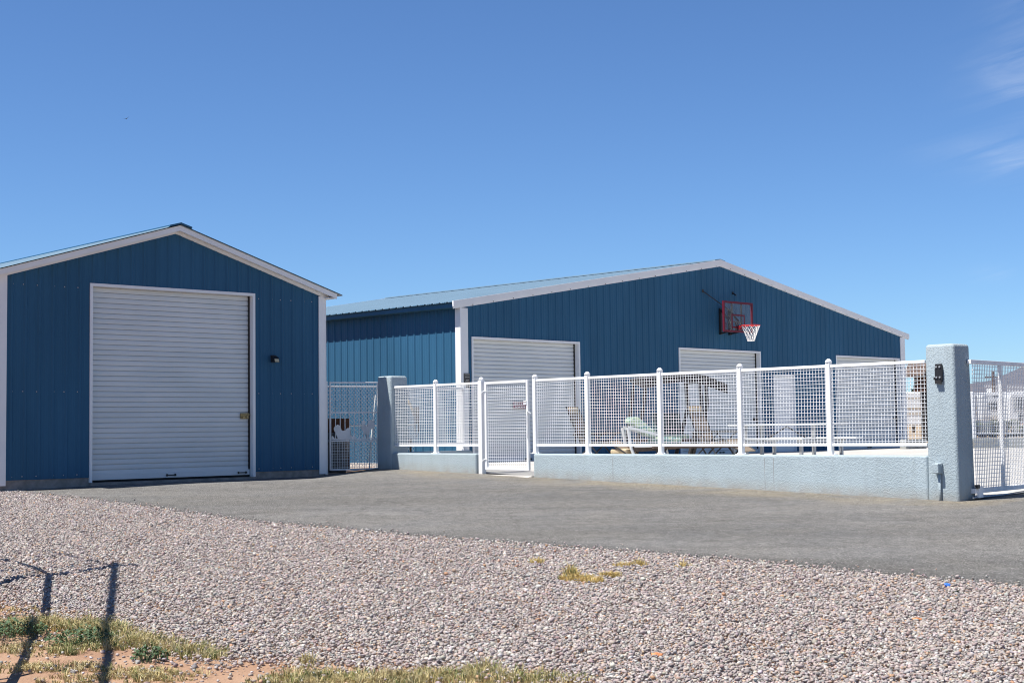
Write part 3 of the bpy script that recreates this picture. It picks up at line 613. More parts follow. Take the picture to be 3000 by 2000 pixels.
# ------------------------------------------------------------------ basketball hoop
p = Mpt(9.33, 0)
bh = thing('basketball_hoop', 'red framed clear basketball backboard with white net on gable wall', 'basketball hoop', p[0], p[1], 2.05, AM)
X0 = -9.33
fr = MB(); bx0, bx1, bz0, bz1 = 8.70+X0, 9.97+X0, 2.405, 3.195; yb = -.45
for a in ((bx0,bx1,bz1-.05,bz1),(bx0,bx1,bz0,bz0+.05),(bx0,bx0+.055,bz0+.05,bz1-.05),(bx1-.055,bx1,bz0+.05,bz1-.05)): fr.box(a[0],a[1],yb-.02,yb+.02,a[2],a[3])
bdo = fr.build('backboard', M['red'], bh)
MB().box(bx0+.056,bx1-.056,yb-.004,yb+.004,bz0+.051,bz1-.051).build('clear_panel', M['acrylic'], bdo)
sq = MB(); sx0, sx1, sz0, sz1 = 9.05+X0, 9.62+X0, 2.515, 2.87
for a in ((sx0,sx1,sz1-.04,sz1),(sx0,sx1,sz0,sz0+.04),(sx0,sx0+.045,sz0+.04,sz1-.04),(sx1-.045,sx1,sz0+.04,sz1-.04)): sq.box(a[0],a[1],yb-.008,yb-.0045,a[2],a[3])
sq.build('target_square', M['red'], bdo)
lg = MB()
for k, (cx_, cz_) in enumerate(((8.80,2.61),(8.80,2.53))): lg.add([(cx_+X0+.028*math.cos(a_)*q_, yb-.006, cz_+.036*math.sin(a_)*q_) for q_ in (1,.62) for a_ in [i*math.pi/6 for i in range(12)]],[(i,(i+1)%12,12+(i+1)%12,12+i) for i in range(12) if i % 5])
lg.build('faded_mark', M['red'], bdo)
br_ = MB()
for x in (9.12+X0, 9.535+X0): br_.box(x-.02,x+.02,yb+.02,yb+.05,2.44,3.17)
br_.box(9.12+X0,9.535+X0,yb+.022,yb+.048,2.66,2.70).box(9.28+X0,9.40+X0,yb+.02,yb+.06,2.45,2.68)
br_.build('support_bars', M['black'], bh)
wb = MB()
for x in (9.13+X0, 9.53+X0):
    wb.box(x-.035,x+.035,-.075,-.02,2.37,3.05)
    wb.tube([(x,-.06,3.0),(x,yb+.04,2.62)],.026,6).tube([(x,-.06,2.40),(x,yb+.04,2.44)],.022,6)
wb.build('wall_bracket', M['black'], bh)
MB().tube([(8.44+X0,-.02,3.457),(9.12+X0,yb+.04,2.93)],.013,6).box(8.40+X0,8.47+X0,-.03,-.018,3.42,3.50).build('brace', M['black'], bh)
MB().tube([(9.725+X0,-.02,3.475),(9.73+X0,-.12,3.41)],.018,6).box(9.70+X0,9.75+X0,-.03,-.018,3.44,3.51).build('brace_bracket', M['black'], bh)
rc = (9.345+X0, yb-.15-.235); zc = 2.565
rm = MB(); nn = 36; ring = [(rc[0]+.235*math.cos(2*math.pi*i/nn), rc[1]+.235*math.sin(2*math.pi*i/nn), zc) for i in range(nn+1)]
MB().box(rc[0]-.07,rc[0]+.07,yb-.05,yb-.021,2.47,2.58).build('rim_bracket', M['red'], bh)
rm.tube(ring, .011, 8, False).box(rc[0]-.05,rc[0]+.05,yb-.17,yb-.05,2.545,2.575).tube([(rc[0]-.05,yb-.05,2.49),(rc[0]-.12,yb-.19,2.555)],.009,6).tube([(rc[0]+.05,yb-.05,2.49),(rc[0]+.12,yb-.19,2.555)],.009,6)
rm.build('rim', M['rimred'], bh, smooth=False)
nt_ = MB(); NCR = 12
def nrad(f): return .232*(1-f)**1.0*.62+.088+.0*f if f < 1 else .088
for sgn in (1,-1):
    for k in range(NCR):
        pts = []
        for j in range(9):
            f = j/8; a = 2*math.pi*(k+sgn*f*2.0)/NCR; r_ = .088+.144*(1-f)**1.15; pts.append((rc[0]+r_*math.cos(a), rc[1]+r_*math.sin(a), zc-.012-.385*f))
        nt_.tube(pts, .0055, 5, False)
for f in (.93, 1.0): nt_.tube([(rc[0]+.09*math.cos(2*math.pi*i/16), rc[1]+.09*math.sin(2*math.pi*i/16), zc-.012-.385*f) for i in range(17)], .006, 5, False)
nt_.build('net', M['cord'], bh)
# ------------------------------------------------------------------ stucco pillars and low walls (fence frame: x from right pillar to left, y toward the drive)
def fthing(name, label, cat, x, y, h, group=None): p = FW(x, y); o = thing(name, label, cat, p[0], p[1], h, AF, group); return o
def soft(mb, name, mt, parent=None, bev=.05, seg=4): return mb.build(name, mt, parent, smooth=False, bevel=bev, seg=seg)
def pillar(x0, label):
    o = fthing('stucco_pillar', label, 'pillar', x0+.2, -.21, -1.2, 'stucco gate pillars')
    m_ = MB(); e = .018
    m_.add([(-.2085-e,-.2085-e,-1.2),(.2085+e,-.2085-e,-1.2),(.2085+e,.2085+e*.3,-1.2),(-.2085-e,.2085+e*.3,-1.2),(-.2085,-.2085,1.035),(.2085,-.2085,1.035),(.2085,.2085,1.035),(-.2085,.2085,1.035)],
           [(0,3,2,1),(4,5,6,7),(0,1,5,4),(1,2,6,5),(2,3,7,6),(3,0,4,7)])
    b_ = soft(m_, 'pillar_shaft', M['stucco'], o, .045, 5)
    for p_ in b_.data.polygons: p_.use_smooth = True
    return o
pillar(-.4085, 'tall rounded pale blue stucco pillar with a black sconce, beside sliding gate')
pillar(11.215, 'stucco pillar half in shade between the rooster gate and white fence')
def low_wall(x0, x1, label, y1=-.006):
    o = fthing('stucco_wall', label, 'wall', (x0+x1)/2, -.1, -1.3, 'low stucco walls under the fence'); hx = (x1-x0)/2
    m_ = MB(); n = max(2, int((x1-x0)/.3)); 
    m_.box(-hx, hx, -.1, .1+y1, -1.3, -.415)
    b_ = soft(m_, 'wall_body', M['stucco'], o, .03, 4); return o
wr = low_wall(.012, 7.40, 'long low blue grey stucco wall carrying the right white fence')
wl = low_wall(8.84, 11.21, 'short low blue grey stucco wall carrying the left white fence')
for x in (5.588, 2.626, 2.47):
    MB().box(x-3.706-.003, x-3.706+.003, .0935, .0955, -1.2, -.46).build('crack', M['found'], wr)
# ------------------------------------------------------------------ white mesh fence
def meshpanel(x0, x1, z0, z1, y, sp=.0505, r=.0031, tilt=0):
    mb = MB(); nxx = max(1, round((x1-x0)/sp)); nz_ = max(1, round((z1-z0)/sp))
    for i in range(nxx):
        x = x0+(i+.5)*(x1-x0)/nxx; mb.box(x-r,x+r,y-r,y+r,z0,z1)
    for j in range(nz_):
        z = z0+(j+.5)*(z1-z0)/nz_; mb.box(x0,x1,y+r*.9,y+r*2.6,z-r,z+r)
    return mb
RT, RB = .84, -.295
def dome(mb, x, y, z, r=.044): return mb.lathe([(r*.95,z),(r*1.12,z+.012),(r*1.12,z+.022),(r*.8,z+.045),(r*.4,z+.058),(.006,z+.06)], x, y, 14)
def post(parent, x, zb=-.415, zt=.862, wdt=.036, plate=True, xo=0):
    m_ = MB().box(x-xo-wdt,x-xo+wdt,-wdt,wdt,zb,zt); b_ = m_.build('post', M['fence'], parent, bevel=.006, seg=2)
    dome(MB(), x-xo, 0, zt).build('post_cap', M['fence'], b_, smooth=True)
    if plate: MB().box(x-xo-.085,x-xo+.085,-.05,.05,zb,zb+.009).lathe([(.012,zb+.009),(.012,zb+.022),(.004,zb+.026)],x-xo-.068,0,8).lathe([(.012,zb+.009),(.012,zb+.022),(.004,zb+.026)],x-xo+.068,0,8).build('base_plate', M['fence'], b_)
def fence_run(label, x0, x1, posts, first=None, group='white mesh fence runs on the low walls'):
    o = fthing('mesh_fence', label, 'fence', x0, -.1, -.42, group)
    stops = [x0]+sorted(posts)+[x1]
    for a, b_ in zip(stops, stops[1:]):
        a2 = a+(.036 if a in posts else 0); b2 = b_-(.036 if b_ in posts else 0)
        if b2-a2 < .1: continue
        MB().box(a2-x0,b2-x0,-.022,.022,RT-.042,RT).build('rail', M['fence'], o, bevel=.004)
        MB().box(a2-x0,b2-x0,-.022,.022,RB,RB+.042).build('rail', M['fence'], o, bevel=.004)
        meshpanel(a2-x0,b2-x0,RB+.042,RT-.042,.004).build('mesh_panel', M['fence'], o)
    for x in posts: post(o, x, xo=x0)
    return o
fence_run('long white wire mesh fence of five panels on right stucco wall', .05, 7.464, [1.559, 3.105, 4.654, 6.206, 7.428])
fl_ = fence_run('short white wire mesh fence of two panels beside the walk-in gate', 8.80, 11.26, [10.019])
# walk-in gate with its hinge post
gt = fthing('walk_gate', 'narrow white mesh walk-in gate standing between the two fence runs', 'gate', 8.67, -.09, -.70)
gx0, gx1 = 7.575-8.67, 0.0; gz0, gz1 = -.70, .835; s_ = .024
fr = MB().box(gx0,gx0+.045,-s_,s_,gz0,gz1).box(gx1-.045,gx1,-s_,s_,gz0,gz1).box(gx0+.045,gx1-.045,-s_,s_,gz1-.045,gz1).box(gx0+.045,gx1-.045,-s_,s_,gz0,gz0+.045)
fr.build('gate_frame', M['fence'], gt, bevel=.004)
meshpanel(gx0+.045,gx1-.045,gz0+.045,gz1-.045,-.004).build('mesh_panel', M['fence'], gt)
MB().tube([(gx0+.02,.03,.305),(gx0-.03,.06,.30),(gx0-.075,.03,.26)],.010,6).tube([(gx0+.0,.03,.30),(gx0+.015,.05,.2),(gx0-.0,.045,-.1),(gx0+.02,.03,-.13)],.009,6).box(gx0+.02,gx0+.10,.024,.034,.42,.445).box(gx0+.02,gx0+.10,.024,.034,.46,.485).build('latch', M['fence'], gt)
for z in (.66, -.53): MB().tube([(gx1-.06,.02,z+.01),(gx1,.035,z+.012),(gx1+.04,.045,z-.02),(gx1+.065,.03,z-.05)],.010,6).build('hinge', M['fence'], gt)
gp_ = fthing('gate_post', 'tall white square post at the left hinge side of walk-in gate', 'post', 8.766, -.09, -.80)
post(gp_, 0, zb=-.80, zt=.862, wdt=.048, plate=False)
MB().box(.048,.13,-.01,.01,-.55,-.535).build('hinge_pin', M['fence'], gp_)
# step in the walk-in opening
st = fthing('threshold_step', 'pale concrete step in the walk-in gate opening', 'step', 8.1, -.3, -.98)
MB().box(-.70,.74,-.35,.34,-1.1,-.782).build('step_slab', M['slab'], st, bevel=.008)
MB().box(-.69,.84,.342,.40,-1.1,-.80).build('step_edge', M['curb'], st, bevel=.01)
# sliding gate
pS = at(2835, 1200, 18.62); AS = 42
sg = thing('sliding_gate', 'wide white mesh rolling gate right of the tall pillar', 'gate', pS[0], pS[1], -.98, AS)
MB().box(.085,5.2,-.03,.03,.772,.828).build('top_rail', M['gatewhite'], sg, bevel=.005)
MB().box(.085,5.2,-.03,.03,-.912,-.85).build('bottom_rail', M['gatewhite'], sg, bevel=.005)
for x in (1.035, 2.75, 4.5): MB().tube([(x,.0,-.85),(x,.0,.772)],.03,10,False).build('gate_post', M['gatewhite'], sg, smooth=True)
meshpanel(.085,5.2,-.85,.772,-.035,sp=.052,r=.0034).build('mesh_panel', M['gatewhite'], sg)
wh = MB().box(.14,.27,-.055,-.03,-.97,-.83); wh.build('wheel_bracket', M['gatewhite'], sg)
MB().prism_y([(-.075+.0, -.965+.0)]*0 or [(-.05,-.98),(-.05,-.92),(-.02,-.92),(-.02,-.98)], .165, .235).build('wheel', M['rubber'], sg, bevel=.012)
MB().box(.09,.16,-.06,-.02,-.845,-.80).build('stop_block', M['dkmetal'], sg)
MB().tube([(0,-.03,-.965),(5.2,-.03,-.965)],.012,6).build('track', M['steel'], sg)
# sconce on the pillar
lp = fthing('wall_sconce', 'narrow black empty sconce on the tall right pillar', 'lamp', -.211, .004, .51)
MB().prism([(-.045,.545),(.045,.545),(.052,.58),(.052,.72),(.042,.775),(-.042,.775),(-.052,.72),(-.052,.58)], .0, .035).build('back_plate', M['black'], lp, bevel=.004)
MB().box(-.043,.043,.036,.052,.515,.56).box(.045,.062,.02,.05,.565,.60).build('bottom_lip', M['dkmetal'], lp)
for sx in (-.024,.024):
    for z in (.735,.60): MB().tube([(sx,.034,z),(sx,.048,z)],.013,8).build('screw_boss', M['steel'], lp)
# junction box and conduit
jb = fthing('outlet_box', 'pale blue outlet box with conduit low on the tall right pillar', 'outlet box', -.165, .006, -1.1)
MB().box(-.045,.045,.03,.105,-.645,-.515).build('box_cover', M['stucco'], jb, bevel=.014, seg=3)
MB().box(-.05,.05,.0,.03,-.652,-.507).build('box_back', M['stucco'], jb, bevel=.008)
MB().tube([(-.012,.022,-.645),(-.012,.022,-1.1)],.018,10).build('conduit', M['stucco'], jb, smooth=True)
# ------------------------------------------------------------------ rooster gate between the small building and the left pillar
A0 = at(966, 1377, 27.25); B0 = at(1111, 1371, 27.72)
dG = (B0-A0)[:2]; LG = float(np.linalg.norm(dG)); AG = math.degrees(math.atan2(dG[0], dG[1])); nG = np.array([math.cos(R(AG)), -math.sin(R(AG)), 0])
dGu = np.array([dG[0]/LG, dG[1]/LG, 0])
def GP(u, v): d = ray(u, v); t_ = (A0 @ nG)/(d @ nG); P_ = d*t_; return ((P_-A0) @ dGu, P_[2])
gz0 = -.735; gz1 = .945
cg = thing('rooster_gate', 'narrow white steel gate with hen and rooster cutouts', 'gate', A0[0], A0[1], -.75, AG)
fr = MB().box(0,.03,-.015,.015,gz0,gz1).box(LG-.03,LG,-.015,.015,gz0,gz1).box(.03,LG-.03,-.015,.015,gz1-.028,gz1).box(.03,LG-.03,-.015,.015,gz0,gz0+.03)
fr.build('gate_frame', M['gatewhite'], cg, bevel=.003)
zu = GP(1030,1208)[1]; zl1 = GP(1030,1285)[1]; zl2 = GP(1030,1290)[1]
MB().box(.03,LG-.03,-.012,.012,zu-.014,zu+.014).build('cross_bar', M['gatewhite'], cg)
MB().box(.03,LG-.03,-.012,.012,zl1-.012,zl1+.012).build('cross_bar', M['gatewhite'], cg)
MB().box(.03,LG-.03,-.012,.012,zl1-.048,zl1-.022).build('cross_bar', M['gatewhite'], cg)
for k in range(9): x = .03+(LG-.06)*(k+.95)/9.9; MB().box(x-.007,x+.007,-.007,.007,zl1+.012,zu-.014).build('bar', M['gatewhite'], cg)
meshpanel(.03,LG-.03,gz0+.03,zl1-.048,.0,sp=.051,r=.0034).build('mesh_panel', M['gatewhite'], cg)
meshpanel(.03,LG-.03,zu+.014,gz1-.028,.0,sp=.051,r=.0018).build('mesh_panel', M['gatewhite'], cg)
def cut(name, pts, z_=.0):
    poly = [GP(940+a/7.84, 1190+b_/7.84) for a, b_ in pts]
    bm = bmesh.new(); vs = [bm.verts.new((x, -.017, z+.75)) for x, z in poly]; f_ = bm.faces.new(vs); bmesh.ops.triangulate(bm, faces=[f_])
    r_ = bmesh.ops.extrude_face_region(bm, geom=bm.faces[:]); bmesh.ops.translate(bm, verts=[v for v in r_['geom'] if isinstance(v, bmesh.types.BMVert)], vec=(0,-.004,0))
    me = bpy.data.meshes.new(name); bm.to_mesh(me); bm.free(); me.materials.append(M['gatewhite']); o = bpy.data.objects.new(name, me); COL.objects.link(o); o.parent = cg; return o
cut('hen_cutout', [(285,510),(298,480),(320,450),(350,440),(365,415),(385,428),(410,425),(440,460),(455,510),(470,550),(495,572),(520,555),(550,550),(562,548),(580,515),(600,498),(640,495),(655,490),(680,530),(665,560),(668,640),(672,700),(680,755),(390,758),(345,650),(330,610),(305,570)])
cut('rooster_cutout', [(928,352),(945,332),(965,325),(985,330),(1012,348),(1022,370),(1010,405),(1000,430),(1012,455),(1045,470),(1072,455),(1080,420),(1065,375),(1090,325),(1125,308),(1165,312),(1205,335),(1225,385),(1222,440),(1200,490),(1160,520),(1130,540),(1118,590),(1085,615),(1075,690),(1100,735),(1040,735),(1052,690),(1045,625),(1005,610),(1000,690),(985,735),(960,735),(975,660),(968,600),(940,560),(926,500),(935,430),(940,400),(925,375)])
cut('grass_cutout', [(235,760),(240,690),(258,675),(262,720),(280,700),(300,715),(300,760)])
cut('chick_cutout', [(690,755),(685,665),(705,655),(720,690),(760,640),(775,690),(800,680),(800,755)])
for z in (.60,-.48): MB().tube([(LG-.01,-.02,z+.03),(LG+.03,-.03,z+.04),(LG+.055,-.02,z)],.008,6).build('hinge', M['gatewhite'], cg)
MB().tube([(LG-.01,-.02,zu),(LG+.02,-.03,zu-.1),(LG+.05,-.025,zu-.27)],.009,6).build('latch', M['gatewhite'], cg)
lp_ = thing('gate_post', 'thin white post against the corner of the small workshop', 'post', *(A0-dGu*.065)[:2], -.95, AG)
MB().box(-.025,.025,-.025,.025,-.95,.955).build('post_tube', M['gatewhite'], lp_, bevel=.004)
rp_ = thing('gate_post', 'thin white post fixed to shaded side of the left pillar', 'post', *(A0+dGu*(LG+.055))[:2], -.95, AG)
MB().box(-.02,.02,-.02,.02,-.80,.925).build('post_tube', M['gatewhite'], rp_, bevel=.004)
# ------------------------------------------------------------------ chain link, barrel, board, pole in the gap
C0 = at(930, 1370, 28.9)
cl_ = thing('chain_link_fence', 'galvanised chain link fence behind the rooster gate', 'fence', C0[0], C0[1], -.75, 64)
mb = MB(); hh_ = 1.66; Wc = 2.1; sp_ = .072
for sgn in (1,-1):
    k = -int(hh_/sp_)-1
    while k*sp_ < Wc:
        x0_ = k*sp_; a, b_ = max(0, x0_), min(Wc, x0_+hh_*.9)
        if b_ > a:
            za, zb = (a-x0_)/.9, (b_-x0_)/.9
            if sgn > 0: mb.tube([(a,0,-.72+za),(b_,0,-.72+zb)],.0038,4,False)
            else: mb.tube([(a,.006,-.72+hh_-za),(b_,.006,-.72+hh_-zb)],.0038,4,False)
        k += 1
mb.build('wire_mesh', M['galv'], cl_)
MB().tube([(0,0,-.72+hh_-.03),(Wc,0,-.72+hh_-.03)],.02,8).build('top_rail', M['galv'], cl_)
MB().tube([(1.42,.03,-.8),(1.42,.03,-.72+hh_+.04)],.025,8).build('post', M['galv'], cl_)
MB().tube([(0,0,.12),(Wc,0,.12)],.014,8).build('mid_rail', M['galv'], cl_)
pb = at(1000, 1368, 28.2)
ba = thing('planter_barrel', 'weathered half barrel planter behind the mesh of the rooster gate', 'planter', pb[0], pb[1]+.05, -.80)
MB().lathe([(.20,-.80),(.235,-.62),(.265,-.35),(.27,-.12),(.262,-.02),(.235,-.02),(.23,-.06)],-.12,0,20).build('barrel_body', M['barrel'], ba, smooth=True)
MB().lathe([(.272,-.20),(.275,-.19),(.275,-.155),(.27,-.15)],-.12,0,20).build('barrel_hoop', M['steel'], ba)
MB().lathe([(.231,-.065),(.12,-.02),(.02,-.01)],-.12,0,16).build('potting_soil', M['rust'], ba)
pb = at(1000, 1290, 28.5)
bd = thing('wooden_board', 'rusty brown wooden panel standing behind the hen cutout', 'board', at(968,1300,28.45)[0]-.05, 28.45, -.75, 66)
for k in range(4): MB().box(-.12+.145*k,.02+.145*k,.0,.03,-.75,.26).build('plank', M['rust'], bd)
lpl = thing('leaning_pole', 'thin white pole leaning on chain link at right of rooster gate', 'pole', *at(1082,1368,28.4)[:2], -.76)
MB().tube([(0,0,-.76),(.03,.05,-.2),(.11,.25,.72)],.013,8).tube([(-.035,.02,-.56),(.0,0,-.56)],.01,6).build('pole_shaft', M['alu'], lpl)
# ------------------------------------------------------------------ inner wall + fence from the left pillar to the large building
pI = np.array(FW(11.35, -.42)); qI = at(1360, 1200, 28.6)[:2]; dI = qI-pI; LI = float(np.linalg.norm(dI)); AI = math.degrees(math.atan2(dI[0], dI[1]))
iw = thing('stucco_wall', 'inner low stucco wall running back behind the left fence', 'wall', pI[0], pI[1], -1.2, AI, 'low stucco walls under the fence')
soft(MB().box(.0,LI+.12,-.1,.1,-1.2,-.405), 'wall_body', M['stucco'], iw, .03, 4)
io = thing('mesh_fence', 'inner white mesh fence seen through the left fence run', 'fence', pI[0], pI[1], -.42, AI)
MB().box(0,LI,-.02,.02,RT-.042,RT).build('rail', M['fence'], io); MB().box(0,LI,-.02,.02,RB,RB+.042).build('rail', M['fence'], io)
meshpanel(0,LI,RB+.042,RT-.042,.004).build('mesh_panel', M['fence'], io)
post(io, LI, zb=-.405)
# standpipe by the left pillar
ps = at(1206, 1320, 27.9)
sp_ = thing('standpipe', 'cream arched pipe with black fittings behind the left fence run', 'standpipe', ps[0], ps[1], -.80)
MB().tube([(-.02,0,-.8),(-.02,0,-.25)],.022,8).tube([(-.02,0,-.25),(-.03,0,-.16)],.04,8,True,.03).build('black_riser', M['black'], sp_)
MB().tube([(-.14,0,.62),(-.09,0,.60),(-.03,.0,.52),(.02,0,.40),(.05,0,.28)],.03,8).build('arched_pipe', M['tan'], sp_, smooth=True)
MB().box(.06,.15,-.03,.03,.12,.46).tube([(.07,0,.12),(.075,0,-.02),(.10,0,-.12),(.135,0,-.02),(.14,0,.12)],.013,6).build('black_valve', M['black'], sp_)
# ------------------------------------------------------------------ patio things in the yard
def yt(name, label, cat, u, depth, ang, group=None):
    p = at(u, 1250, depth); return thing(name, label, cat, p[0], p[1], hgt(p[0], p[1])+.03, ang, group)
YH = -.70
def recliner(o, fab):
    b0 = HB[o.name]; z = lambda h: b0+h
    fr = MB()
    for s in (-.30,.30):
        fr.tube([(-.42,s,z(0)),(.30,s,z(.62))],.013,6).tube([(.34,s,z(0)),(-.20,s,z(.60))],.013,6).tube([(-.36,s,z(.58)),(.36,s,z(.60))],.016,6)
        fr.tube([(-.52,s*.9,z(1.12)),(-.22,s*.9,z(.40)),(.34,s*.9,z(.46)),(.72,s*.9,z(.22))],.014,6)
    fr.tube([(-.42,-.3,z(.01)),(-.42,.3,z(.01))],.013,6).tube([(.34,-.3,z(.01)),(.34,.3,z(.01))],.013,6)
    fr.build('frame', M['black'], o)
    def sheet(nm, a, b_, sag, mt):
        vs = []; n = 7
        for i in range(n):
            f = i/(n-1); x = a[0]+(b_[0]-a[0])*f; h = a[1]+(b_[1]-a[1])*f-sag*math.sin(math.pi*f)
            vs += [(x,-.265,z(h)),(x,.265,z(h)),(x-.012,-.265,z(h-.014)),(x-.012,.265,z(h-.014))]
        fs = []
        for i in range(n-1): k = 4*i; fs += [(k,k+4,k+5,k+1),(k+2,k+3,k+7,k+6),(k,k+2,k+6,k+4),(k+1,k+5,k+7,k+3)]
        fs += [(0,1,3,2),(4*n-4,4*n-2,4*n-1,4*n-3)]
        MB().add(vs, fs).build(nm, mt, o, smooth=False)
    sheet('backrest', (-.52,1.12), (-.22,.42), .02, fab); sheet('seat', (-.20,.40), (.34,.45), .05, fab); sheet('footrest', (.36,.45), (.72,.22), .015, fab)
    MB().box(-.53,-.47,-.2,.2,z(.98),z(1.10)).build('head_pillow', M['tan'], o, bevel=.025, seg=3)
    for s in (-.33,.33): MB().box(-.30,.34,s-.03,s+.03,z(.60),z(.625)).build('armrest', M['black'], o, bevel=.008)
r1 = yt('recliner_chair', 'beige zero gravity lounge chair nearest the first roller door', 'chair', 1748, 27.6, 118, 'folding recliner chairs in the yard'); recliner(r1, M['beige'])
r2 = yt('recliner_chair', 'beige reclining lounge chair right of the canopy swing', 'chair', 2098, 28.2, 132, 'folding recliner chairs in the yard'); recliner(r2, M['beige'])
MB().box(.38,.72,-.24,.24,HB[r1.name]+.20,HB[r1.name]+.30).build('foot_cushion', M['tan'], r1, bevel=.03)
# canopy swing
sw_ = yt('canopy_swing', 'dark patio swing with arched charcoal canopy and teal cushions', 'swing', 1962, 29.3, 80)
b0 = HB[sw_.name]; z = lambda h: b0+h
cv = MB(); n = 13; top = []; 
for i in range(n):
    f = i/(n-1); x = -.68+1.72*f; h = 1.60+.19*math.sin(math.pi*min(1,f*.92+.1))-.10*max(0,f-.75)*4*.5; top.append((x, h))
vs = []
for x, h in top: vs += [(x,-.62,z(h)-.0),(x,.55,z(h)+.03),(x,-.62,z(h)-.19),(x,.55,z(h)-.02)]
fs = []
for i in range(n-1): k = 4*i; fs += [(k,k+4,k+5,k+1),(k+2,k+3,k+7,k+6),(k,k+2,k+6,k+4),(k+1,k+5,k+7,k+3)]
fs += [(0,1,3,2),(4*n-4,4*n-2,4*n-1,4*n-3)]
cv.add(vs, fs).build('canopy', M['canopy'], sw_)
fr = MB()
for yy in (-.5,.45):
    fr.tube([(.50,yy,z(1.62)),(.53,yy,z(1.1)),(.45,yy,z(.80)),(.22,yy,z(0))],.042,8)
    if yy < 0: fr.tube([(.62,yy,z(1.66)),(.64,yy,z(1.15)),(.60,yy,z(.9)),(.36,yy,z(.25)),(.28,yy,z(0))],.04,8)
    fr.tube([(-.62,yy,z(1.62)),(-.68,yy,z(1.1)),(-.80,yy,z(.5)),(-.86,yy,z(0))],.036,8)
fr.tube([(-.62,-.5,z(1.6)),(-.62,.45,z(1.6))],.02,8).tube([(.5,-.5,z(1.6)),(.5,.45,z(1.6))],.02,8).tube([(-.86,-.5,z(.12)),(.22,-.5,z(.12))],.014,6)
fr.build('frame', M['dkmetal'], sw_)
MB().box(-.72,.60,-.30,.22,z(.40),z(.46)).build('seat', M['brown'], sw_, bevel=.01)
MB().box(-.10,.34,-.28,.20,z(.46),z(.56)).build('seat_cushion', M['aqua'], sw_, bevel=.04, seg=3)
MB().prism_y([(.12,z(.50)),(.24,z(.50)),(.34,z(.98)),(.24,z(.99))], -.30, .30).build('back_cushion', M['teal'], sw_, bevel=.03, seg=3)
# chaise with floral cushions
ch = yt('chaise_lounge', 'lounge chair with pale aqua floral cushions in front of the swing', 'lounge chair', 1895, 27.4, 84)
b0 = HB[ch.name]
fr = MB()
for s in (-.28,.28): fr.tube([(-.42,s,z(.70)),(-.36,s,z(.30)),(-.24,s,z(0))],.03,8).tube([(.30,s,z(.36)),(.38,s,z(0))],.02,8).tube([(-.30,s,z(.34)),(.70,s,z(.34))],.018,8)
fr.build('frame', M['alu'], ch)
MB().prism([(-.40,z(.80)),(-.34,z(.90)),(-.20,z(.90)),(.12,z(.62)),(.10,z(.50)),(-.06,z(.54)),(-.30,z(.76))], -.25, .25).build('back_cushion', M['aqua'], ch, bevel=.03, seg=3)
MB().prism([(.06,z(.40)),(.62,z(.40)),(.62,z(.50)),(.20,z(.52)),(.06,z(.49))], -.25, .25).build('seat_cushion', M['aqua'], ch, bevel=.03, seg=3)
for yy in (-.31, .27): MB().prism([(-.42,z(.68)),(.22,z(.52)),(.24,z(.56)),(-.40,z(.73))], yy, yy+.04).build('armrest', M['alu'], ch)
MB().prism([(-.34,z(.24)),(.5,z(.28)),(.5,z(.36)),(-.34,z(.38))], -.27, .27).build('sling', M['brown'], ch)
# timber bench between
bn = yt('plank_bench', 'low dark plank bench in front of the beige recliner', 'bench', 2085, 27.2, 86)
b0 = HB[bn.name]
MB().box(-1.15,.55,-.16,.16,z(.30),z(.38)).build('seat_plank', M['brown'], bn, bevel=.008)
lg = MB()
for x in (-1.0,-.1,.42):
    for s in (-1,1): lg.tube([(x-.11*s,-.12,z(.30)),(x+.11*s,.12,z(0))],.016,6)
lg.build('legs', M['black'], bn)
# picnic table
pt_ = at(2305, 1250, 30.0)
pc = thing('picnic_table', 'long white picnic table with attached benches by the entry door', 'picnic table', pt_[0], pt_[1], hgt(*pt_[:2])+.03, -43.5)
b0 = HB[pc.name]
MB().box(-1.27,1.27,-.36,-.13,z(.70),z(.74)).box(-1.27,1.27,-.115,.115,z(.70),z(.74)).box(-1.27,1.27,.13,.36,z(.70),z(.74)).build('tabletop', M['alu'], pc, bevel=.006)
MB().box(-1.0,1.22,.62,.87,z(.41),z(.45)).build('bench', M['alu'], pc, bevel=.006); MB().box(-1.27,1.0,-.87,-.62,z(.41),z(.45)).build('bench', M['alu'], pc, bevel=.006)
for x in (-.85,.85):
    MB().box(x-.03,x+.03,-.82,.82,z(.36),z(.41)).box(x-.03,x+.03,-.3,-.24,z(0),z(.70)).box(x-.03,x+.03,.24,.3,z(0),z(.70)).box(x-.03,x+.03,.68,.74,z(0),z(.36)).box(x-.03,x+.03,-.74,-.68,z(0),z(.36)).build('trestle', M['steel'], pc)
MB().tube([(-.6,.0,z(.38)),(0,0,z(.68)),(.6,0,z(.38))],.014,6).build('brace', M['dkmetal'], pc)
# ------------------------------------------------------------------ birdhouse-like lookout on a post, far side of yard
ph_ = at(2709, 1240, 33.0)
bh_ = thing('birdhouse', 'brown shingled birdhouse on a dark post behind the tall pillar', 'birdhouse', ph_[0], ph_[1], hgt(*ph_[:2])+.03, 60)
b0 = HB[bh_.name]
bh_.scale = (1.7,)*3; bh_.location = (ph_[0]*1.7, ph_[1]*1.7, Z0+b0*1.7)      # stands well beyond the far wall
MB().box(-.055,.055,-.055,.055,b0,.80).build('post', M['dkmetal'], bh_)
for k in range(5): MB().box(-.17+.012*k,.20-.012*k,-.17,.17,.74+.075*k,.81+.075*k).build('log_course', M['log'], bh_, bevel=.012)
MB().prism([(-.33,1.10),(.36,1.10),(.33,1.16),(.12,1.42),(-.10,1.42),(-.30,1.16)], -.34, .34).build('roof', M['shingle'], bh_)
MB().box(-.34,.37,-.35,.35,1.07,1.098).build('eave_board', M['dkmetal'], bh_)
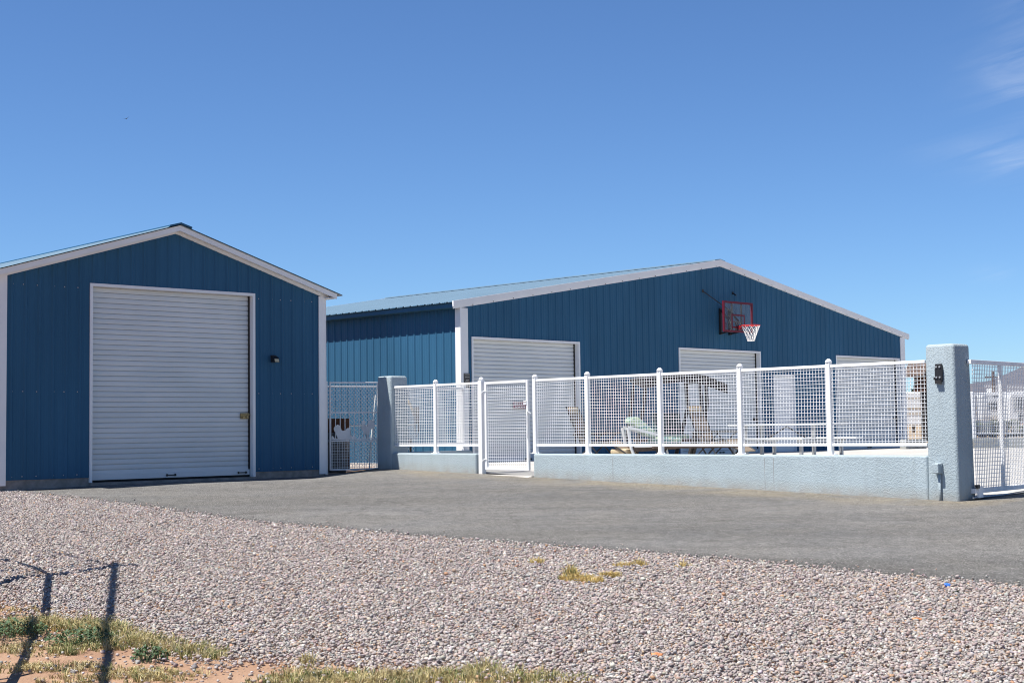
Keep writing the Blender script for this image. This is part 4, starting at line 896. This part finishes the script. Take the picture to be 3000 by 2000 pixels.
# ------------------------------------------------------------------ far perimeter wall and fence
pD = at(2655, 1318, 40.2); 
dw_ = thing('perimeter_wall', 'shaded low wall past the right corner of the large building', 'wall', pD[0], pD[1], -.80, AM)
MB().box(0,1.15,0,.2,-.9,-.43).build('wall_body', M['stucco'], dw_, bevel=.02)
pF = at(2725, 1318, 40.0)
fw_ = thing('perimeter_wall', 'sunlit low pale blue wall across the far side of the yard', 'wall', pF[0], 40.0, -.80, 90.6)
MB().box(0,14,0,.2,-.95,-.425).build('wall_body', M['stucco'], fw_, bevel=.02)
ff = thing('mesh_fence', 'distant white mesh fence on the far sunlit wall', 'fence', pF[0], 40.1, -.43, 90.6)
MB().box(0,14,-.02,.02,RT-.06,RT-.02).build('rail', M['fence'], ff); MB().box(0,14,-.02,.02,RB-.02,RB+.02).build('rail', M['fence'], ff)
for k in range(6): x = 1.25+1.75*k; MB().box(x-.05,x+.05,-.05,.05,-.43,.85).build('post', M['fence'], ff)
mpf = meshpanel(0,9.5,RB+.02,RT-.06,.0,sp=.0505,r=.003); mpf.build('mesh_panel', M['fence'], ff)
# ------------------------------------------------------------------ trailers beyond
def trailer(label, u0, u1, vtop, vbot, depth, stripes, wins, step=False):
    a = at(u0, vtop, depth); b_ = at(u1, vtop, depth); zb = at(u0, vbot, depth)[2]; L_ = b_[0]-a[0]; zt = a[2]; Hh = zt-zb
    o = thing('travel_trailer', label, 'trailer', a[0], depth, zb-.55, 90, 'travel trailers parked beyond the yard')
    m_ = MB(); m_.prism([(0,zb),(L_,zb),(L_,zt-.25),(L_-.25,zt),(.3,zt),(0,zt-.35)], 0, 2.4); m_.build('body', M['rv'], o, bevel=.06)
    for f0, f1 in stripes: MB().box(.05,L_-.05,-.012,-.002,zb+Hh*f0,zb+Hh*f1).build('stripe', M['tanstripe'], o)
    for x0, x1, f0, f1 in wins:
        w_ = MB().box(L_*x0,L_*x1,-.03,-.004,zb+Hh*f0,zb+Hh*f1).build('window', M['rvdark'], o)
        MB().box(L_*x0-.06,L_*x1+.06,-.02,-.003,zb+Hh*f1,zb+Hh*f1+.06).build('window_frame', M['rv'], w_)
    for xf in (.42,.54): MB().prism([(L_*xf+.34*math.cos(i*math.pi/8), zb-.2+.34*math.sin(i*math.pi/8)) for i in range(16)], .1, .35).build('wheel', M['rubber'], o)
    MB().box(L_*.38,L_*.45,.4,1.1,zt,zt+.28).build('roof_vent', M['rv'], o, bevel=.05)
trailer('white trailer with tan stripes showing left of the tall pillar', 2630, 2862, 1150, 1246, 95, ((.30,.38),(.48,.56),(.80,.84)), ((.93,.965,.05,.62),(.45,.52,.5,.7)))
trailer('white trailer with dark windows behind the sliding gate', 2874, 2962, 1149, 1230, 100, ((.0,.12),), ((.22,.72,.38,.68),(.40,.58,.84,.88)))
trailer('larger white trailer at the right edge behind the sliding gate', 2956, 3160, 1148, 1234, 96, ((.0,.08),), ((.05,.45,.35,.82),(.12,.42,.0,.30)))
# trees and brush
def tree(label, u, vtop, depth, wd, kind='desert_tree', n=900, trunk=True, tint=1.):
    p = at(u, vtop, depth); hb = hgt(p[0], p[1])-.02; o = thing(kind, label, 'tree' if trunk else 'bush', p[0], p[1], hb, 90, 'desert trees beyond the yard' if trunk else 'brush beyond the yard')
    Ht = p[2]-hb; blobs = []
    lo_ = .35 if trunk else .1
    for _ in range(9): a = random.uniform(0,6.28); q = random.uniform(0,.62); blobs.append((q*math.cos(a)*wd, q*math.sin(a)*wd*.8, hb+Ht*random.uniform(lo_,.82), random.uniform(.25,.45)*min(wd,Ht*.5), random.uniform(.65,1.25)))
    v=[]; f=[]; c=[]
    for _ in range(n):
        bx,by,bz,br2,sh = random.choice(blobs); d = Vector((random.gauss(0,1),random.gauss(0,1),random.gauss(0,1))).normalized()*br2*random.uniform(.55,1.05); ctr = Vector((bx,by,bz))+Vector((d.x,d.y,d.z*.75))
        if ctr.z > hb+Ht: ctr.z = hb+Ht*random.uniform(.85,1)
        s = random.uniform(.05,.13)*max(1,wd*.45); a = Vector((random.gauss(0,1),random.gauss(0,1),random.gauss(0,.6))).normalized(); b2 = a.cross(Vector((random.gauss(0,1),random.gauss(0,1),random.gauss(0,1)))).normalized()
        k=len(v); v += [ctr-a*s,ctr+b2*s*.5,ctr+a*s,ctr-b2*s*.5]; f.append((k,k+1,k+2,k+3)); cc_ = Vector((.055,.075,.032))*sh*random.uniform(.7,1.3)*tint; c += [(cc_.x,cc_.y,cc_.z)]*4
    me = bpy.data.meshes.new('crown'); me.from_pydata([(q.x,q.y,q.z-hb) for q in v],[],f); me.update(); ca = me.attributes.new('Col','FLOAT_COLOR','POINT'); ca.data.foreach_set('color', np.column_stack([np.array(c),np.ones(len(c))]).astype(np.float32).ravel()); me.materials.append(M['leaf'])
    cw = bpy.data.objects.new('crown', me); COL.objects.link(cw); cw.parent = o
    tk = MB()
    if trunk: tk.tube([(0,0,hb),(.1,0,hb+Ht*.25),(0,0,hb+Ht*.5)],.16,8,True,.09)
    for bl in blobs[:6]: tk.tube([(.0,0,hb+Ht*(.35 if trunk else .02)),(bl[0]*.5,bl[1]*.5,(hb+Ht*(.45 if trunk else .1)+bl[2])/2),bl[:3]],.07,6,True,.02)
    tk.build('trunk' if trunk else 'stems', M['bark'], o)
tree('round dark green tree above the trailer left of tall pillar', 2672, 1118, 120, 2.6, n=1500)
tree('low green tree crown touching the left of the tall pillar', 2702, 1124, 125, 2.0, n=1000)
tree('grey green tree just right of the tall pillar', 2848, 1108, 130, 1.5, n=900, tint=1.5)
tree('low tree between the pole and sliding gate post', 2918, 1141, 150, 1.3, n=600)
for u, vt, lb in ((2950,1140,'green tree top above the roof of the dark-windowed trailer'),(2978,1134,'taller green tree top near the right edge above trailers'),(3020,1136,'green tree at the very right edge')): tree(lb, u, vt, 150, 1.6, n=700)
for u, vt, wd, lb in ((2880,1226,1.0,'dry brush at the front left of the dark-windowed trailer'),(2905,1224,1.2,'dry brush below the window of the dark-windowed trailer'),(2935,1228,1.2,'dry brush behind the sliding gate post'),(2975,1222,1.3,'dry brush below the right trailer'),(2850,1230,.7,'green brush right beside the tall pillar')): tree(lb, u, vt, 72, wd, 'brush', 500, False, 1.9)
# utility pole
pu = at(2909, 1088, 160)
up_ = thing('utility_pole', 'brown wooden utility pole rising in front of the mountain', 'utility pole', pu[0], pu[1], -.75)
MB().tube([(0,0,-.75),(0,0,pu[2])],.17,8,True,.12).build('pole_shaft', M['pole'], up_); MB().box(-.9,.9,-.06,.06,pu[2]-.7,pu[2]-.55).build('crossarm', M['pole'], up_)
for x in (-.75,.0,.75): MB().tube([(x,0,pu[2]-.55),(x,0,pu[2]-.35)],.06,6).build('insulator', M['steel'], up_)
# mountain
mt = MB(); D = 1800.; prof = [(2500,1245),(2700,1190),(2790,1140),(2860,1120),(2900,1116),(2935,1102),(2965,1090),(3000,1074),(3060,1045),(3140,1015),(3260,990),(3420,1005),(3650,1080),(4000,1200)]
U = np.linspace(2500, 4000, 90); Vt = np.interp(U, [q[0] for q in prof], [q[1] for q in prof])
rows = 14
for j in range(rows):
    f = j/(rows-1)
    for i, (u, v) in enumerate(zip(U, Vt)):
        pk = at(u, v, D); base = at(u, 1245, D)
        rz = (pk[2]+5)*(math.sin(f*math.pi/2)**1.2)-5; jit = (1-abs(2*f-1))*(6*math.sin(i*.9+j*1.3)+9*math.sin(i*.37-j*.8)+random.uniform(-3,3))
        mt.v.append((base[0], D-900*(1-f)+ (1-f)*60*math.sin(i*.3), max(-6, rz+jit*(0 if j == rows-1 else 1)*min(1,(pk[2]+5)/60))))
nU = len(U); mt.f += [(j*nU+i, j*nU+i+1, (j+1)*nU+i+1, (j+1)*nU+i) for j in range(rows-1) for i in range(nU-1)]
structure(mt.build('mountain', M['mount'], smooth=True))
# bird
pb = at(370, 348, 150)
bi = thing('bird', 'small dark bird gliding in the open sky', 'bird', pb[0], pb[1], pb[2])
b0 = pb[2]
bm_ = MB(); bm_.lathe([(.003,-.15),(.03,-.10),(.05,0),(.035,.09),(.02,.13),(.002,.17)],0,0,8)
bv = [(x*1, z_*1, b0+y*.7) for x, y, z_ in bm_.v]; MB().add(bv, bm_.f).build('body', M['bird'], bi, smooth=True)
MB().add([(0.02,.05,b0),(.02,-.06,b0),(.2,-.02,b0+.13),(.2,.05,b0+.14),(.33,-.05,b0+.26),(0.02,.05,b0-.012),(.02,-.06,b0-.012),(.2,-.02,b0+.122),(.2,.05,b0+.132)],[(0,1,2,3),(3,2,4),(8,7,6,5)]).build('wing', M['bird'], bi)
MB().add([(-.02,.05,b0),(-.02,-.06,b0),(-.22,-.02,b0+.03),(-.22,.05,b0+.035),(-.42,-.06,b0+.02),(-.02,.05,b0-.012),(-.02,-.06,b0-.012),(-.22,-.02,b0+.02),(-.22,.05,b0+.025)],[(3,2,1,0),(4,2,3),(5,6,7,8)]).build('wing', M['bird'], bi)
# ------------------------------------------------------------------ invented unseen rails left of the view, bent to cast shadow stripes on gravel
rl = thing('shadow_rails', 'invented round rails left of the view, shaped to cast shadow stripes', 'fence', -4.8, 12.8, -1.25)
SX, SY = math.sin(SUN_AZ)/math.tan(SUN_EL), math.cos(SUN_AZ)/math.tan(SUN_EL)
def over(u, v, h=None):        # the point h above ground whose shadow falls where (u, v) meets the ground; always outside the view to the left
    p = gpt(u, v); need = (.357-abs(p[0]/p[1]))*p[1]/.50+.22
    h = max(need, h or 0)
    return (p[0]+SX*h+4.8, p[1]+SY*h-12.8, p[2]+h)
for nm, pts, r_ in (('rail', ((342,1655),(340,1680),(328,1812),(318,1917),(304,2000),(290,2090)), .029), ('rail', ((150,1688),(143,1750),(139,1796),(112,1832),(84,1900),(61,1951),(27,2010)), .028),
        ('crossbar', ((-40,1735),(66,1696),(146,1691),(250,1680),(345,1664),(398,1661)), .05), ('wire', ((-40,1815),(60,1800),(130,1781),(222,1757)), .018),
        ('wire', ((-40,1640),(50,1652),(100,1668),(148,1688)), .020), ('wire', ((150,1622),(230,1640),(330,1662)), .012), ('crossbar', ((-40,1897),(60,1886),(130,1872),(196,1861)), .022),
        ('wire', ((155,1965),(215,1958),(295,1950)), .018), ('wire', ((-40,1993),(40,1984),(95,1970)), .016)):
    MB().tube([over(*q, 2.45 if nm == 'rail' and q[0] > 250 else None) for q in pts], r_, 8).build(nm, M['timber'], rl, smooth=True)
for u, v, h_ in ((342,1660,2.45),(304,2000,2.45),(150,1690,None),(40,1995,None),(60,1886,None),(60,1800,None)):
    q = over(u, v, h_); gz = hgt(q[0]-4.8, q[1]+12.8); MB().tube([(q[0],q[1],gz-.1),q], .013, 8).build('post', M['timber'], rl, smooth=True)
# small litter
p = gpt(2775, 1725)
ls = thing('plastic_scrap', 'bright blue plastic scrap lying on the gravel', 'scrap', p[0], p[1], p[2])
MB().add([(-.025,-.012,p[2]+.03),(.02,-.018,p[2]+.032),(.03,.012,p[2]+.04),(-.015,.018,p[2]+.045),(.0,.0,p[2]+.05),(-.025,-.012,p[2]+.022),(.02,-.018,p[2]+.024),(.03,.012,p[2]+.03),(-.015,.018,p[2]+.035)],[(0,1,4),(1,2,4),(2,3,4),(3,0,4),(5,8,7,6)]).build('crumpled_sheet', M['bluebit'], ls)
def rock(u, v, s, label, mt):
    p = gpt(u, v); k = [(q[0]*s*1.5*random.uniform(.85,1.15), q[1]*s*random.uniform(.85,1.15), p[2]+.022+q[2]*s*.6*random.uniform(.8,1.2)) for q in ico_v]
    o = thing('rock', label, 'rock', p[0], p[1], p[2], 90, 'larger stones in the gravel'); MB().add(k, [tuple(int(i) for i in f) for f in ico_f]).build('stone', mt, o)
rock(2688, 1823, .026, 'single bright orange stone in the right gravel', M['orange'])
rock(1925, 1928, .026, 'rounded orange brown stone in the lower middle gravel', M['orange'])
